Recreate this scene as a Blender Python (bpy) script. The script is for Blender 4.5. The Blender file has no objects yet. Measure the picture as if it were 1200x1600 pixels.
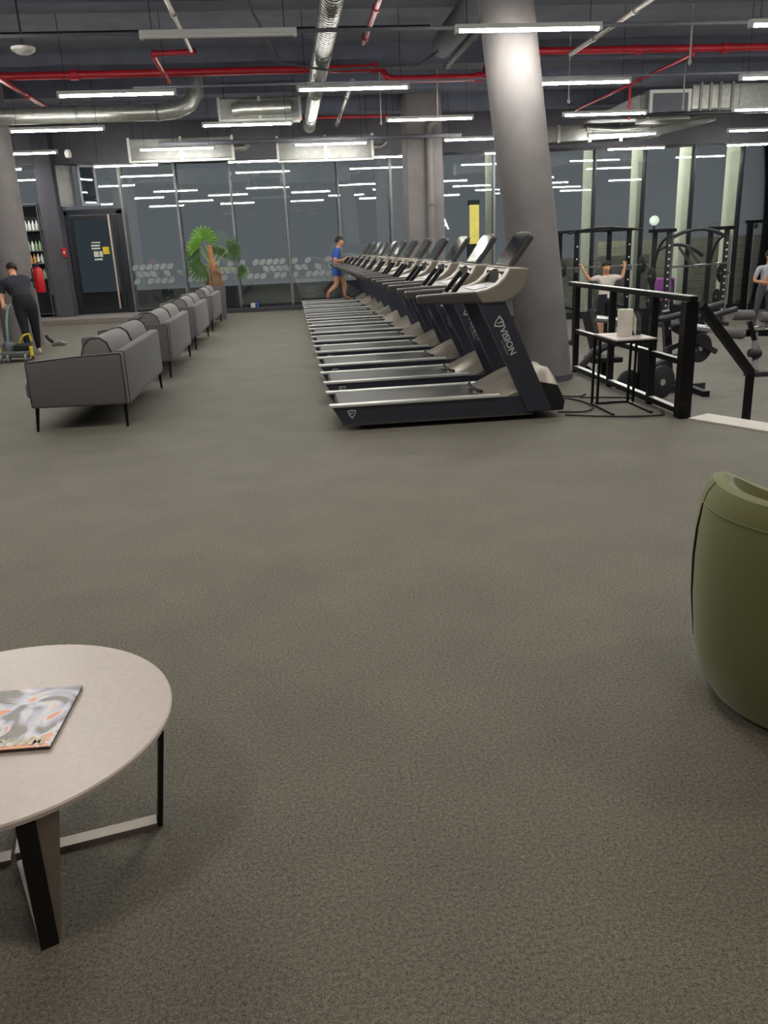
import bpy, bmesh, math, random
from mathutils import Vector, Matrix
random.seed(7)
sc = bpy.context.scene
C = sc.collection

# ------------------------------------------------------------------ camera
F_PX, EYE = 1280.0, 1.57
vy = Vector((-151, 412, 1280)).normalized()           # row direction seen by the camera
vz = Vector((-170, 3904, -1280)); vz = (vz - vy * vz.dot(vy)).normalized()
vx = vy.cross(vz)
if vx.x < 0: vx = -vx
right = Vector((vx.x, vy.x, vz.x)); up = Vector((vx.y, vy.y, vz.y)); fwd = Vector((vx.z, vy.z, vz.z))
cam = bpy.data.objects.new('camera', bpy.data.cameras.new('camera'))
C.objects.link(cam)
cam.matrix_world = Matrix(((right.x, up.x, -fwd.x, 0), (right.y, up.y, -fwd.y, 0), (right.z, up.z, -fwd.z, EYE), (0, 0, 0, 1)))
cam.data.sensor_fit = 'HORIZONTAL'; cam.data.sensor_width = 36; cam.data.lens = F_PX / 1200 * 36
cam.data.clip_start = 0.05; cam.data.clip_end = 200
sc.camera = cam

# ------------------------------------------------------------------ world, exposure
w = bpy.data.worlds.new('night'); sc.world = w; w.use_nodes = True
w.node_tree.nodes['Background'].inputs[0].default_value = (0.34, 0.38, 0.41, 1)
w.node_tree.nodes['Background'].inputs[1].default_value = 0.19
sc.view_settings.view_transform = 'Standard'; sc.view_settings.look = 'None'
sc.view_settings.gamma = 1; sc.view_settings.use_curve_mapping = False
sc.view_settings.exposure = 1.2
sc.cycles.use_denoising = True
sc.cycles.max_bounces = 8
TUBE_POWER = 53.0
WARM_POWER = 22.0

# ------------------------------------------------------------------ materials
def lin(c):
    return tuple((v / 12.92 if v <= .04045 else ((v + .055) / 1.055) ** 2.4) for v in (x / 255 for x in c))
MATS = {}
def mat(name, rgb, rough=.6, metal=0., var=.12, scale=30., bump=0., emit=0., spec=.5, sheen=0., alpha_noise=None, stretch=None, coat=0.):
    m = bpy.data.materials.new(name); m.use_nodes = True
    nt = m.node_tree; bs = nt.nodes['Principled BSDF']
    c = lin(rgb)
    bs.inputs['Roughness'].default_value = rough; bs.inputs['Metallic'].default_value = metal
    bs.inputs['Specular IOR Level'].default_value = spec
    if sheen: bs.inputs['Sheen Weight'].default_value = sheen; bs.inputs['Sheen Roughness'].default_value = .5
    if coat: bs.inputs['Coat Weight'].default_value = coat; bs.inputs['Coat Roughness'].default_value = .08
    tc = nt.nodes.new('ShaderNodeTexCoord'); nz = nt.nodes.new('ShaderNodeTexNoise')
    nz.inputs['Scale'].default_value = scale; nz.inputs['Detail'].default_value = 4
    if stretch:
        mp = nt.nodes.new('ShaderNodeMapping'); mp.inputs['Scale'].default_value = stretch
        nt.links.new(tc.outputs['Object'], mp.inputs[0]); nt.links.new(mp.outputs[0], nz.inputs['Vector'])
    else:
        nt.links.new(tc.outputs['Object'], nz.inputs['Vector'])
    rp = nt.nodes.new('ShaderNodeValToRGB')
    rp.color_ramp.elements[0].position = .3; rp.color_ramp.elements[1].position = .7
    rp.color_ramp.elements[0].color = (*[v * (1 - var) for v in c], 1)
    rp.color_ramp.elements[1].color = (*[min(1, v * (1 + var)) for v in c], 1)
    nt.links.new(nz.outputs['Fac'], rp.inputs[0]); nt.links.new(rp.outputs[0], bs.inputs['Base Color'])
    if bump:
        b = nt.nodes.new('ShaderNodeBump'); b.inputs['Strength'].default_value = bump; b.inputs['Distance'].default_value = .01
        nt.links.new(nz.outputs['Fac'], b.inputs['Height']); nt.links.new(b.outputs[0], bs.inputs['Normal'])
    if emit:
        bs.inputs['Emission Color'].default_value = (*c, 1); bs.inputs['Emission Strength'].default_value = emit
    MATS[name] = m
    return m

def carpet(name, rgb, fine=420., mix=.45):
    m = bpy.data.materials.new(name); m.use_nodes = True
    nt = m.node_tree; bs = nt.nodes['Principled BSDF']; N = nt.nodes.new; L = nt.links.new
    tc = N('ShaderNodeTexCoord')
    n1 = N('ShaderNodeTexNoise'); n1.inputs['Scale'].default_value = fine; n1.inputs['Detail'].default_value = 3
    n2 = N('ShaderNodeTexNoise'); n2.inputs['Scale'].default_value = 90; n2.inputs['Detail'].default_value = 5; n2.inputs['Roughness'].default_value = .7
    n3 = N('ShaderNodeTexNoise'); n3.inputs['Scale'].default_value = 2.2; n3.inputs['Detail'].default_value = 4
    for n in (n1, n2, n3): L(tc.outputs['Object'], n.inputs['Vector'])
    a = N('ShaderNodeMath'); a.operation = 'MULTIPLY_ADD'; a.inputs[1].default_value = .5
    L(n1.outputs['Fac'], a.inputs[0]); 
    h = N('ShaderNodeMath'); h.operation = 'MULTIPLY'; h.inputs[1].default_value = .5
    L(n2.outputs['Fac'], h.inputs[0]); L(h.outputs[0], a.inputs[2])
    rp = N('ShaderNodeValToRGB'); c = lin(rgb)
    rp.color_ramp.elements[0].position = .36; rp.color_ramp.elements[1].position = .66
    rp.color_ramp.elements[0].color = (*[v * (1 - mix) for v in c], 1)
    rp.color_ramp.elements[1].color = (*[v * (1 + mix) for v in c], 1)
    L(a.outputs[0], rp.inputs[0])
    rp2 = N('ShaderNodeValToRGB'); rp2.color_ramp.elements[0].position = .3; rp2.color_ramp.elements[1].position = .7
    rp2.color_ramp.elements[0].color = (.9, .9, .9, 1); rp2.color_ramp.elements[1].color = (1.08, 1.08, 1.08, 1)
    L(n3.outputs['Fac'], rp2.inputs[0])
    mx = N('ShaderNodeMix'); mx.data_type = 'RGBA'; mx.blend_type = 'MULTIPLY'; mx.inputs[0].default_value = 1
    L(rp.outputs[0], mx.inputs[6]); L(rp2.outputs[0], mx.inputs[7]); L(mx.outputs[2], bs.inputs['Base Color'])
    b = N('ShaderNodeBump'); b.inputs['Strength'].default_value = .45; b.inputs['Distance'].default_value = .004
    L(a.outputs[0], b.inputs['Height']); L(b.outputs[0], bs.inputs['Normal'])
    bs.inputs['Roughness'].default_value = .72; bs.inputs['Specular IOR Level'].default_value = .35
    MATS[name] = m
    return m

def glass_mat(name, tint, ior):
    m = bpy.data.materials.new(name); m.use_nodes = True
    nt = m.node_tree; N = nt.nodes.new; L = nt.links.new
    nt.nodes.remove(nt.nodes['Principled BSDF'])
    tr = N('ShaderNodeBsdfTransparent'); tr.inputs[0].default_value = (*tint, 1)
    gl = N('ShaderNodeBsdfGlossy'); gl.inputs['Roughness'].default_value = .012; gl.inputs[0].default_value = (.95, 1, .98, 1)
    fr = N('ShaderNodeFresnel'); fr.inputs[0].default_value = ior
    mx = N('ShaderNodeMixShader'); L(fr.outputs[0], mx.inputs[0]); L(tr.outputs[0], mx.inputs[1]); L(gl.outputs[0], mx.inputs[2])
    L(mx.outputs[0], nt.nodes['Material Output'].inputs[0])
    MATS[name] = m
    return m

def magazine_mat():
    m = bpy.data.materials.new('magazine_cover'); m.use_nodes = True
    nt = m.node_tree; N = nt.nodes.new; L = nt.links.new; bs = nt.nodes['Principled BSDF']
    tc = N('ShaderNodeTexCoord'); mp = N('ShaderNodeMapping'); L(tc.outputs['Object'], mp.inputs[0])
    nz = N('ShaderNodeTexNoise'); nz.inputs['Scale'].default_value = 7; nz.inputs['Detail'].default_value = 3; nz.inputs['Distortion'].default_value = 1.6
    L(mp.outputs[0], nz.inputs['Vector'])
    rp = N('ShaderNodeValToRGB'); rp.color_ramp.interpolation = 'EASE'
    e = rp.color_ramp.elements
    cols = [(.30, (92, 84, 80)), (.42, (120, 110, 104)), (.48, (190, 190, 215)), (.54, (228, 232, 240)), (.60, (236, 150, 118)), (.68, (240, 176, 92)), (.78, (110, 100, 96))]
    e[0].position = cols[0][0]; e[0].color = (*lin(cols[0][1]), 1); e[1].position = cols[-1][0]; e[1].color = (*lin(cols[-1][1]), 1)
    for p, c in cols[1:-1]:
        q = e.new(p); q.color = (*lin(c), 1)
    L(nz.outputs['Fac'], rp.inputs[0]); L(rp.outputs[0], bs.inputs['Base Color'])
    bs.inputs['Roughness'].default_value = .3
    MATS['magazine_cover'] = m

carpet('carpet', (113, 109, 99), 240, .75)
carpet('carpet_lower', (116, 112, 105), 260)
mat('ceiling_paint', (122, 126, 140), .9, var=.15, scale=2)
mat('beam_paint', (100, 104, 118), .9, var=.12, scale=3)
mat('column_concrete', (122, 117, 117), .85, var=.10, scale=3.5, bump=.15)
mat('dark_wall', (92, 90, 97), .8, var=.1, scale=4)
mat('pillar_paint', (80, 78, 86), .75, var=.08, scale=4)
mat('mullion_metal', (118, 118, 124), .45, .5, var=.06)
mat('dark_frame', (40, 41, 48), .4, .3, var=.06)
mat('fin_paint', (206, 210, 194), .7, var=.08, scale=3)
mat('frosted_decal', (142, 148, 148), .8, var=.05)
glass_mat('window_glass', (.88, .89, .885), 2.0)
glass_mat('door_glass', (.45, .5, .52), 1.8)
mat('skirting', (60, 60, 66), .6, var=.08)
mat('stone_step', (138, 130, 126), .6, var=.1, scale=12)
mat('white_step', (205, 198, 190), .5, var=.05, scale=10)
mat('galvanised', (176, 178, 172), .36, .75, var=.16, scale=14, bump=.05)
mat('galvanised_dull', (132, 132, 130), .5, .5, var=.14, scale=8)
mat('grey_insulation', (96, 96, 104), .8, var=.1, scale=10)
mat('red_pipe_paint', (176, 30, 46), .4, .1, var=.12, scale=6)
mat('pale_pipe', (176, 168, 164), .45, .3, var=.15, scale=12)
mat('dark_conduit', (46, 46, 52), .6, .3, var=.1)
mat('white_plastic', (214, 212, 206), .5, var=.03)
mat('fixture_white', (205, 206, 204), .5, var=.03)
m = mat('tube_lit', (255, 253, 244), .5, var=0, emit=TUBE_POWER)
mat('tube_unlit', (216, 214, 214), .45, var=.02)
mat('lamp_warm', (255, 241, 222), .5, var=0, emit=WARM_POWER)
mat('grey_fabric', (102, 100, 103), .95, var=.10, scale=160, bump=.12, sheen=.15)
mat('cushion_fabric', (122, 118, 117), .95, var=.09, scale=160, bump=.12, sheen=.15)
mat('dark_piping', (40, 40, 44), .9, var=.05)
mat('black_metal', (26, 26, 30), .42, .6, var=.08)
mat('black_matte', (24, 24, 28), .65, var=.1)
mat('treadmill_black', (63, 66, 78), .42, .25, var=.06, scale=8)
mat('treadmill_graphite', (86, 83, 82), .42, .35, var=.05, scale=10)
mat('treadmill_champagne', (160, 152, 142), .38, .45, var=.04, scale=10)
mat('rail_silver', (222, 222, 220), .34, .35, var=.06, scale=20, stretch=(1, 20, 20))
mat('belt_rubber', (66, 65, 64), .5, var=.08, scale=60, spec=.45)
mat('screen_gloss', (12, 13, 16), .06, var=0, spec=.7, coat=.5)
mat('logo_silver', (205, 205, 204), .4, .2, var=0)
mat('tray_print', (196, 198, 204), .4, var=.25, scale=18)
mat('red_plastic', (190, 26, 34), .35, var=.04)
mat('green_upholstery', (120, 124, 78), .95, var=.10, scale=240, bump=.10, sheen=.3)
mat('green_dark_seam', (30, 32, 20), .95, var=.05)
mat('table_laminate', (210, 198, 192), .34, var=.05, scale=60, spec=.5)
mat('table_black', (24, 23, 24), .5, .2, var=.06)
mat('table_pale_metal', (150, 140, 132), .4, .3, var=.08, scale=20)
magazine_mat()
mat('magazine_pages', (70, 62, 58), .6, var=.1)
mat('magazine_letter', (226, 220, 190), .5, var=.04)
mat('planter_grey', (98, 94, 100), .8, var=.06, scale=6)
mat('leaf_bright', (112, 156, 66), .45, var=.2, scale=6)
mat('leaf_dark', (76, 104, 62), .5, var=.2, scale=6)
mat('petiole', (148, 168, 96), .5, var=.1)
mat('trunk_orange', (182, 130, 84), .85, var=.2, scale=16)
mat('trunk_fibre', (122, 96, 76), .95, var=.3, scale=24, bump=.4)
mat('shirt_black', (44, 46, 54), .9, var=.08, scale=20)
mat('trousers_black', (28, 29, 36), .9, var=.08, scale=20)
mat('skin_tone', (204, 150, 118), .6, var=.05, scale=10)
mat('hair_dark', (40, 32, 30), .7, var=.2, scale=60)
mat('shoe_pale', (196, 184, 172), .7, var=.08)
mat('shirt_white', (214, 204, 198), .9, var=.05, scale=20)
mat('shirt_blue', (52, 96, 178), .8, var=.08, scale=20)
mat('shirt_grey', (176, 176, 186), .9, var=.06, scale=20)
mat('trousers_grey', (74, 72, 80), .9, var=.06, scale=20)
mat('shoe_orange', (206, 122, 96), .7, var=.06)
mat('eye_dark', (26, 20, 18), .3, var=0)
mat('hose_grey', (112, 128, 132), .4, .3, var=.05)
mat('yellow_plastic', (222, 196, 48), .5, var=.05)
mat('machine_grey', (92, 94, 98), .5, .2, var=.1)
mat('chrome', (210, 210, 212), .18, .95, var=.03)
mat('tube_graphite', (66, 66, 70), .4, .5, var=.06)
mat('plate_rubber', (34, 34, 38), .6, var=.1)
mat('pad_grey', (98, 94, 94), .7, var=.05)
mat('paper_white', (232, 228, 216), .9, var=.02)
mat('bottle_grey', (64, 66, 70), .5, var=.05)
mat('purple_foam', (142, 78, 148), .8, var=.08, scale=8)
mat('beige_bag', (226, 206, 176), .8, var=.05)
mat('glass_bottle_green', (150, 180, 140), .2, var=.15)
mat('bottle_amber', (214, 158, 92), .3, var=.1)
mat('bottle_white', (216, 222, 214), .4, var=.05)
mat('door_bar', (206, 182, 172), .35, .4, var=.03)
mat('board_green', (140, 140, 122), .8, var=.12, scale=5)
mat('asphalt', (46, 50, 50), .9, var=.2, scale=3)
mat('block_wall', (96, 98, 92), .9, var=.25, scale=9)
mat('sign_white', (230, 236, 235), .5, var=0, emit=5)
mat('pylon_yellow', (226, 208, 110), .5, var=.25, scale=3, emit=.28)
mat('globe_lamp', (222, 232, 220), .5, var=0, emit=.5)
mat('back_wall', (70, 70, 76), .85, var=.08, scale=2)

# ------------------------------------------------------------------ geometry helpers
def B(): return bmesh.new()
def quadbox(bm, P):
    v = [bm.verts.new(p) for p in P]
    for f in ((0, 3, 2, 1), (4, 5, 6, 7), (0, 1, 5, 4), (1, 2, 6, 5), (2, 3, 7, 6), (3, 0, 4, 7)):
        bm.faces.new([v[i] for i in f])
    return v
def box(bm, x0, x1, y0, y1, z0, z1):
    quadbox(bm, [(x0, y0, z0), (x1, y0, z0), (x1, y1, z0), (x0, y1, z0), (x0, y0, z1), (x1, y0, z1), (x1, y1, z1), (x0, y1, z1)])
    return bm
def bar(bm, a, b, wd, ht, ref=(0, 0, 1)):
    a, b = Vector(a), Vector(b); d = (b - a).normalized(); r = Vector(ref)
    if abs(d.dot(r)) > .98: r = Vector((1, 0, 0))
    s = d.cross(r).normalized() * wd / 2; u = s.cross(d).normalized() * ht / 2
    quadbox(bm, [a - s - u, a + s - u, b + s - u, b - s - u, a - s + u, a + s + u, b + s + u, b - s + u])
    return bm
def prism(bm, pts, axis, a, b):
    def P(p, t):
        return {'y': (p[0], t, p[1]), 'x': (t, p[0], p[1]), 'z': (p[0], p[1], t)}[axis]
    A = [bm.verts.new(P(p, a)) for p in pts]; Bv = [bm.verts.new(P(p, b)) for p in pts]
    n = len(pts)
    bm.faces.new(A[::-1]); bm.faces.new(Bv)
    for i in range(n): bm.faces.new([A[i], A[(i + 1) % n], Bv[(i + 1) % n], Bv[i]])
    return bm
def tube(bm, pts, r, n=8, cap=True, closed=False):
    pts = [Vector(p) for p in pts]; rs = r if isinstance(r, (list, tuple)) else [r] * len(pts)
    rings = []; k = len(pts); prev = None
    for i, p in enumerate(pts):
        if closed: t = pts[(i + 1) % k] - pts[i - 1]
        else: t = pts[min(i + 1, k - 1)] - pts[max(i - 1, 0)]
        t.normalize()
        if prev is None:
            ref = Vector((0, 0, 1)) if abs(t.z) < .9 else Vector((1, 0, 0))
            u = t.cross(ref).normalized()
        else:
            u = (prev - t * prev.dot(t)).normalized()
        prev = u; v = t.cross(u)
        rings.append([bm.verts.new(p + (u * math.cos(2 * math.pi * j / n) + v * math.sin(2 * math.pi * j / n)) * rs[i]) for j in range(n)])
    for i in range(k if closed else k - 1):
        A, D = rings[i], rings[(i + 1) % k]
        for j in range(n): bm.faces.new([A[j], A[(j + 1) % n], D[(j + 1) % n], D[j]])
    if cap and not closed:
        bm.faces.new(rings[0][::-1]); bm.faces.new(rings[-1])
    return bm
def lathe(bm, prof, n=20, at=(0, 0, 0)):
    rings = []
    for r, z in prof:
        if r < 1e-5: rings.append([bm.verts.new((at[0], at[1], at[2] + z))])
        else: rings.append([bm.verts.new((at[0] + r * math.cos(2 * math.pi * j / n), at[1] + r * math.sin(2 * math.pi * j / n), at[2] + z)) for j in range(n)])
    for A, D in zip(rings, rings[1:]):
        if len(A) == 1 and len(D) == 1: continue
        for j in range(n):
            if len(A) == 1: bm.faces.new([A[0], D[j], D[(j + 1) % n]])
            elif len(D) == 1: bm.faces.new([A[j], A[(j + 1) % n], D[0]])
            else: bm.faces.new([A[j], A[(j + 1) % n], D[(j + 1) % n], D[j]])
    return bm
def disc(bm, c, axis, r, t, n=20, hole=0.):
    c = Vector(c); ax = Vector(axis).normalized() * t / 2
    tube(bm, [c - ax, c - ax * .6, c + ax * .6, c + ax], [r * .93, r, r, r * .93], n)
    return bm
def grid_surface(bm, rows, close_u=False):
    V = [[bm.verts.new(p) for p in r] for r in rows]
    for a, b in zip(V, V[1:]):
        m_ = len(a)
        for j in range(m_ if close_u else m_ - 1): bm.faces.new([a[j], a[(j + 1) % m_], b[(j + 1) % m_], b[j]])
    return V
def arc(p0, p1, sag, n=10):
    p0, p1, sag = Vector(p0), Vector(p1), Vector(sag)
    return [p0.lerp(p1, i / n) + sag * (1 - (2 * i / n - 1) ** 2) for i in range(n + 1)]

def obj(name, bm, material, parent=None, smooth=False, bevel=0., loc=None, segs=2):
    bmesh.ops.recalc_face_normals(bm, faces=bm.faces)
    if bevel:
        es = [e for e in bm.edges if len(e.link_faces) == 2 and e.calc_face_angle(0) > .6]
        bmesh.ops.bevel(bm, geom=es, offset=bevel, segments=segs, affect='EDGES', profile=.5, clamp_overlap=True)
    me = bpy.data.meshes.new(name); bm.to_mesh(me); bm.free()
    if smooth:
        for p in me.polygons: p.use_smooth = True
        me.set_sharp_from_angle(angle=math.radians(38))
    me.materials.append(MATS[material] if isinstance(material, str) else material)
    o = bpy.data.objects.new(name, me); C.objects.link(o)
    if parent: o.parent = parent
    if loc: o.location = loc
    return o
def inst(name, src, parent, loc=(0, 0, 0), rot=None):
    o = bpy.data.objects.new(name, src.data if hasattr(src, 'data') else src); C.objects.link(o); o.parent = parent; o.location = loc
    if rot: o.rotation_euler = rot
    return o
def tag(o, label, cat=None, group=None, kind=None):
    o['label'] = label
    if cat: o['category'] = cat
    if group: o['group'] = group
    if kind: o['kind'] = kind
    return o
def thing(name, label, cat, loc=(0, 0, 0), rz=0., group=None):
    o = bpy.data.objects.new(name, None); C.objects.link(o); o.location = loc; o.rotation_euler = (0, 0, rz)
    o.empty_display_size = .1
    return tag(o, label, cat, group)
def struct(o, label): return tag(o, label, None, None, 'structure')
def setting(name, label, loc=(0, 0, 0)):
    o = bpy.data.objects.new(name, None); C.objects.link(o); o.location = loc; o.empty_display_size = .1
    return struct(o, label)
def kids(o): return [c for c in bpy.data.objects if c.parent == o]
def copy_tree(o, parent=None):
    c = o.copy(); C.objects.link(c); c.parent = parent
    for k in kids(o): copy_tree(k, c)
    return c
def text_mesh(body, size, extrude=.001, bold=0.):
    cu = bpy.data.curves.new('lettering', 'FONT'); cu.body = body; cu.size = size; cu.extrude = extrude; cu.offset = bold; cu.resolution_u = 3
    cu.align_x = 'LEFT'
    t = bpy.data.objects.new('lettering', cu); C.objects.link(t)
    dg = bpy.context.evaluated_depsgraph_get()
    me = bpy.data.meshes.new_from_object(t.evaluated_get(dg))
    bpy.data.objects.remove(t); bpy.data.curves.remove(cu)
    me.materials.clear()
    return me

# ------------------------------------------------------------------ room shell
LOW = -.66; WALL = 23.0; CEIL = 4.75
E0 = Vector((3.38, 6.75)); ED = Vector((.47, -.88)).normalized(); EN = Vector((.88, .47)).normalized()
Eend = E0 + ED * 14.6
struct(obj('floor', prism(B(), [(-10, -6.2), (Eend.x, -6.2), (E0.x, E0.y), (E0.x, 23.3), (-10, 23.3)], 'z', LOW - .1, 0), 'carpet'), 'dark grey carpet floor of the main level')
struct(obj('floor_lower', box(B(), E0.x - .2, 15.4, -6.2, 23.3, LOW - .25, LOW), 'carpet_lower'), 'grey floor of the sunken weights area')
struct(obj('ceiling', box(B(), -10, 15.4, -6.2, 23.3, CEIL, CEIL + .2), 'ceiling_paint'), 'dark grey painted concrete ceiling')
for i, y in enumerate((11.4, 15.3, 17.6, 20.3)):
    struct(obj('trim_%d' % (i + 1), box(B(), -10, 15.2, y, y + .45, CEIL - .32, CEIL), 'beam_paint'), 'dark ceiling beam crossing the hall, number %d from the camera' % (i + 1))
struct(obj('wall_left', box(B(), -10.2, -10, -6.2, 23.3, LOW, CEIL), 'back_wall'), 'grey left side wall')
struct(obj('wall_right', box(B(), 15.2, 15.4, -6.2, 23.3, LOW, CEIL), 'back_wall'), 'grey right side wall')
struct(obj('wall_back', box(B(), -10, 15.2, -6.4, -6.2, LOW, CEIL), 'back_wall'), 'grey wall behind the lounge')
TOPW = 3.78
wf = setting('wall_far', 'far facade wall around the tall windows')
obj('header', box(B(), -10, 15.2, WALL - .12, WALL + .2, TOPW, CEIL), 'dark_wall', wf)
obj('sill', box(B(), E0.x, 15.2, WALL - .1, WALL + .2, LOW, LOW + .12), 'dark_frame', wf)
obj('sill', box(B(), -10, E0.x, WALL - .1, WALL + .2, 0, .12), 'dark_frame', wf)
struct(obj('baseboard_far', box(B(), -3.9, E0.x, 22.62, WALL - .1, 0, .10), 'skirting', bevel=.01), 'low dark ledge along the foot of the far windows')
struct(obj('step', box(B(), -10, -3.95, 21.35, WALL - .1, 0, .13), 'stone_step', bevel=.01), 'low step in front of the glass entrance door')
for i, d in enumerate((0, 1, 2, 3)):           # the stair down to the weights area
    o0 = E0 + EN * (.0 + .28 * d); pts = [o0, o0 + EN * .28, o0 + EN * .28 + ED * 9, o0 + ED * 9]
    if d == 0:
        struct(obj('stair_nosing', prism(B(), [tuple(p) for p in pts], 'z', LOW, .012), 'white_step'), 'white top edge of the stair down to the weights area')
    else:
        struct(obj('stair_tread', prism(B(), [tuple(p) for p in pts], 'z', LOW, -.165 * d), 'white_step'), 'stair tread number %d down to the weights area' % d)

# windows
def leaf_mesh():
    bm = B(); pts = []
    for i in range(6): 
        t = i / 5; pts.append((-.062 + .124 * t + .02 * t, .052 * math.sin(math.pi * t) ** .7 * 1.0))
    P = [(-.082, -.075), (-.085, -.01), (-.06, .045), (0, .075), (.082, .075), (.085, .01), (.06, -.045), (0, -.075)]
    prism(bm, [(p[0], p[1]) for p in P], 'y', -.002, .002)
    me = bpy.data.meshes.new('leaf_decal'); bm.to_mesh(me); bm.free(); me.materials.append(MATS['frosted_decal'])
    return me
LEAF = leaf_mesh()
MX = [.045 + 1.385 * k for k in range(-7, 11)]
random.seed(11)
wn = 0
for k in range(-7, 10):
    x0, x1 = .045 + 1.385 * k, .045 + 1.385 * (k + 1)
    if k == -4: continue
    wn += 1
    low = LOW if x0 > 3 else 0.
    zb = low + .12
    place = ('beside the entrance door' if k == -3 else 'behind the grey column' if k < -5 else 'left of the dark pillar' if k == -5 else
             'behind the palm' if k == -2 else 'at the end of the treadmill row' if k == 0 else 'behind the sunken weights area' if k > 4 else 'behind the treadmills')
    wd = setting('window_%d' % wn, 'tall dark glass window %s, bay %d from the left' % (place, wn), (x0, WALL, 0))
    fr = B(); wdt = .055
    box(fr, -wdt / 2, wdt / 2, -.09, .06, zb, TOPW)
    obj('mullion', fr, 'mullion_metal' if k < 5 else 'dark_frame', wd)
    obj('window_frame', box(box(B(), wdt / 2, 1.385 - wdt / 2, -.05, .03, zb, zb + .06), wdt / 2, 1.385 - wdt / 2, -.05, .03, TOPW - .06, TOPW), 'dark_frame', wd)
    obj('pane', box(B(), wdt / 2, 1.385 - wdt / 2, .0, .012, zb + .06, TOPW - .06), 'window_glass', wd)
    obj('fin', box(B(), -.04, .04, .07, .80 if k >= 3 else .3, zb, TOPW), 'fin_paint', wd)
    if -3 <= k <= 1:
        for row in range(3):
            n = 8
            off = .12 + .085 * (row % 2)
            for j in range(n):
                xx = off + j * .178
                if xx > 1.30 or random.random() < .24: continue
                o = inst('leaf_decal', LEAF, wd, (xx, -.006, 1.25 - row * .175))
                if row == 1: o.scale.x = -1
# entrance door (bay k=-4)
dx0, dx1 = .045 - 1.385 * 4 - .12, .045 - 1.385 * 3
d = setting('door_1', 'glass entrance door with a long pale pull bar', (0, WALL, 0))
fb = B()
for a, b_ in ((dx0, dx0 + .1), (dx1 - .16, dx1 - .03)): box(fb, a, b_, -.14, .08, .12, 2.68)
box(fb, dx0, dx1 - .03, -.14, .08, 2.60, 2.72)
obj('door_frame', fb, 'dark_frame', d)
leaf = B()
for a, b_ in ((dx0 + .14, dx0 + .22), (dx1 - .30, dx1 - .18)): box(leaf, a, b_, -.10, -.04, .15, 2.58)
box(leaf, dx0 + .22, dx1 - .3, -.10, -.04, .15, .27); box(leaf, dx0 + .22, dx1 - .3, -.10, -.04, 2.48, 2.58)
lf = obj('door_leaf', leaf, 'dark_frame', d)
obj('pane', box(B(), dx0 + .22, dx1 - .30, -.075, -.06, .27, 2.48), 'door_glass', lf)
obj('pull_bar', bar(B(), (dx1 - .36, -.19, .25), (dx1 - .36, -.19, 2.58), .05, .04), 'door_bar', lf)
nb = B()
for (a, b_, z0, z1) in ((-5.02, -4.80, 1.82, 1.86), (-5.02, -4.80, 1.75, 1.79), (-4.98, -4.86, 1.56, 1.70), (-4.84, -4.76, 1.56, 1.70), (-4.98, -4.78, 1.48, 1.52), (-5.0, -4.78, 1.90, 1.93)):
    box(nb, a, b_, -.082, -.078, z0, z1)
obj('notice', nb, 'white_plastic', lf)
obj('sticker', box(B(), -4.74, -4.58, -.083, -.078, 1.62, 1.80), 'yellow_plastic', lf)
obj('transom_pane', box(B(), dx0, dx1 - .03, 0, .012, 2.72, TOPW), 'window_glass', d)
for i, (xa, ang) in enumerate(((-5.62, 33), (-5.06, 33))):
    sh = bpy.data.objects.new('vent_sash', None); C.objects.link(sh)
    sfr = B(); ww, z0, z1 = .46, 2.80, 3.76
    box(sfr, 0, .06, -.03, .03, z0, z1); box(sfr, ww - .06, ww, -.03, .03, z0, z1); box(sfr, .06, ww - .06, -.03, .03, z0, z0 + .06); box(sfr, .06, ww - .06, -.03, .03, z1 - .06, z1)
    s = obj('vent_sash', sfr, 'mullion_metal', d, loc=(xa, -.30, 0)); s.rotation_euler = (0, 0, math.radians(ang))
    obj('vent_pane', box(B(), .06, ww - .06, -.008, .008, z0 + .06, z1 - .06), 'galvanised_dull' if i == 0 else 'door_glass', s)
    bpy.data.objects.remove(sh)

# exterior
struct(obj('ground', box(B(), -30, 40, 23.3, 60, -1.0, -.75), 'asphalt'), 'dark ground outside the windows')
g = thing('slatted_wall', 'pale green horizontal board wall outside the right windows', 'wall', (0, 27.5, 0))
for i in range(9):
    obj('board', box(B(), 10.2, 17.0, -.03, .03, -.75 + i * .235, -.75 + i * .235 + .222), 'board_green', g)
tag(obj('block_wall', box(B(), 8.0, 11.6, 26.6, 26.9, -.75, .9), 'block_wall'), 'low grey block wall outside behind the left rack', 'wall')
lp = thing('globe_lamp', 'pale round lamp glowing outside behind the weights area', 'lamp', (13.1, 29.8, -.75))
obj('pole', tube(B(), [(0, 0, 0), (0, 0, 2.55)], .035), 'dark_conduit', lp)
obj('globe', lathe(B(), [(0, 0)] + [(.17 * math.sin(a), .17 - .17 * math.cos(a)) for a in [math.pi * i / 10 for i in range(1, 10)]] + [(0, .34)], 16, (0, 0, 2.55)), 'globe_lamp', lp, smooth=True)
py = thing('lit_pylon', 'yellow lit pylon outside, left of the leaning column', 'sign', (6.35, 29.0, -.75))  # added glowing panel in place of a yellow reflection in the glass
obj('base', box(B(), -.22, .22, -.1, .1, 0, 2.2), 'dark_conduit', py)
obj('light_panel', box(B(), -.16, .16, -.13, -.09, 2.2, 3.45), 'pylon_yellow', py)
obj('cap', box(B(), -.18, .18, -.13, .1, 3.45, 3.6), 'dark_conduit', py)
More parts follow.
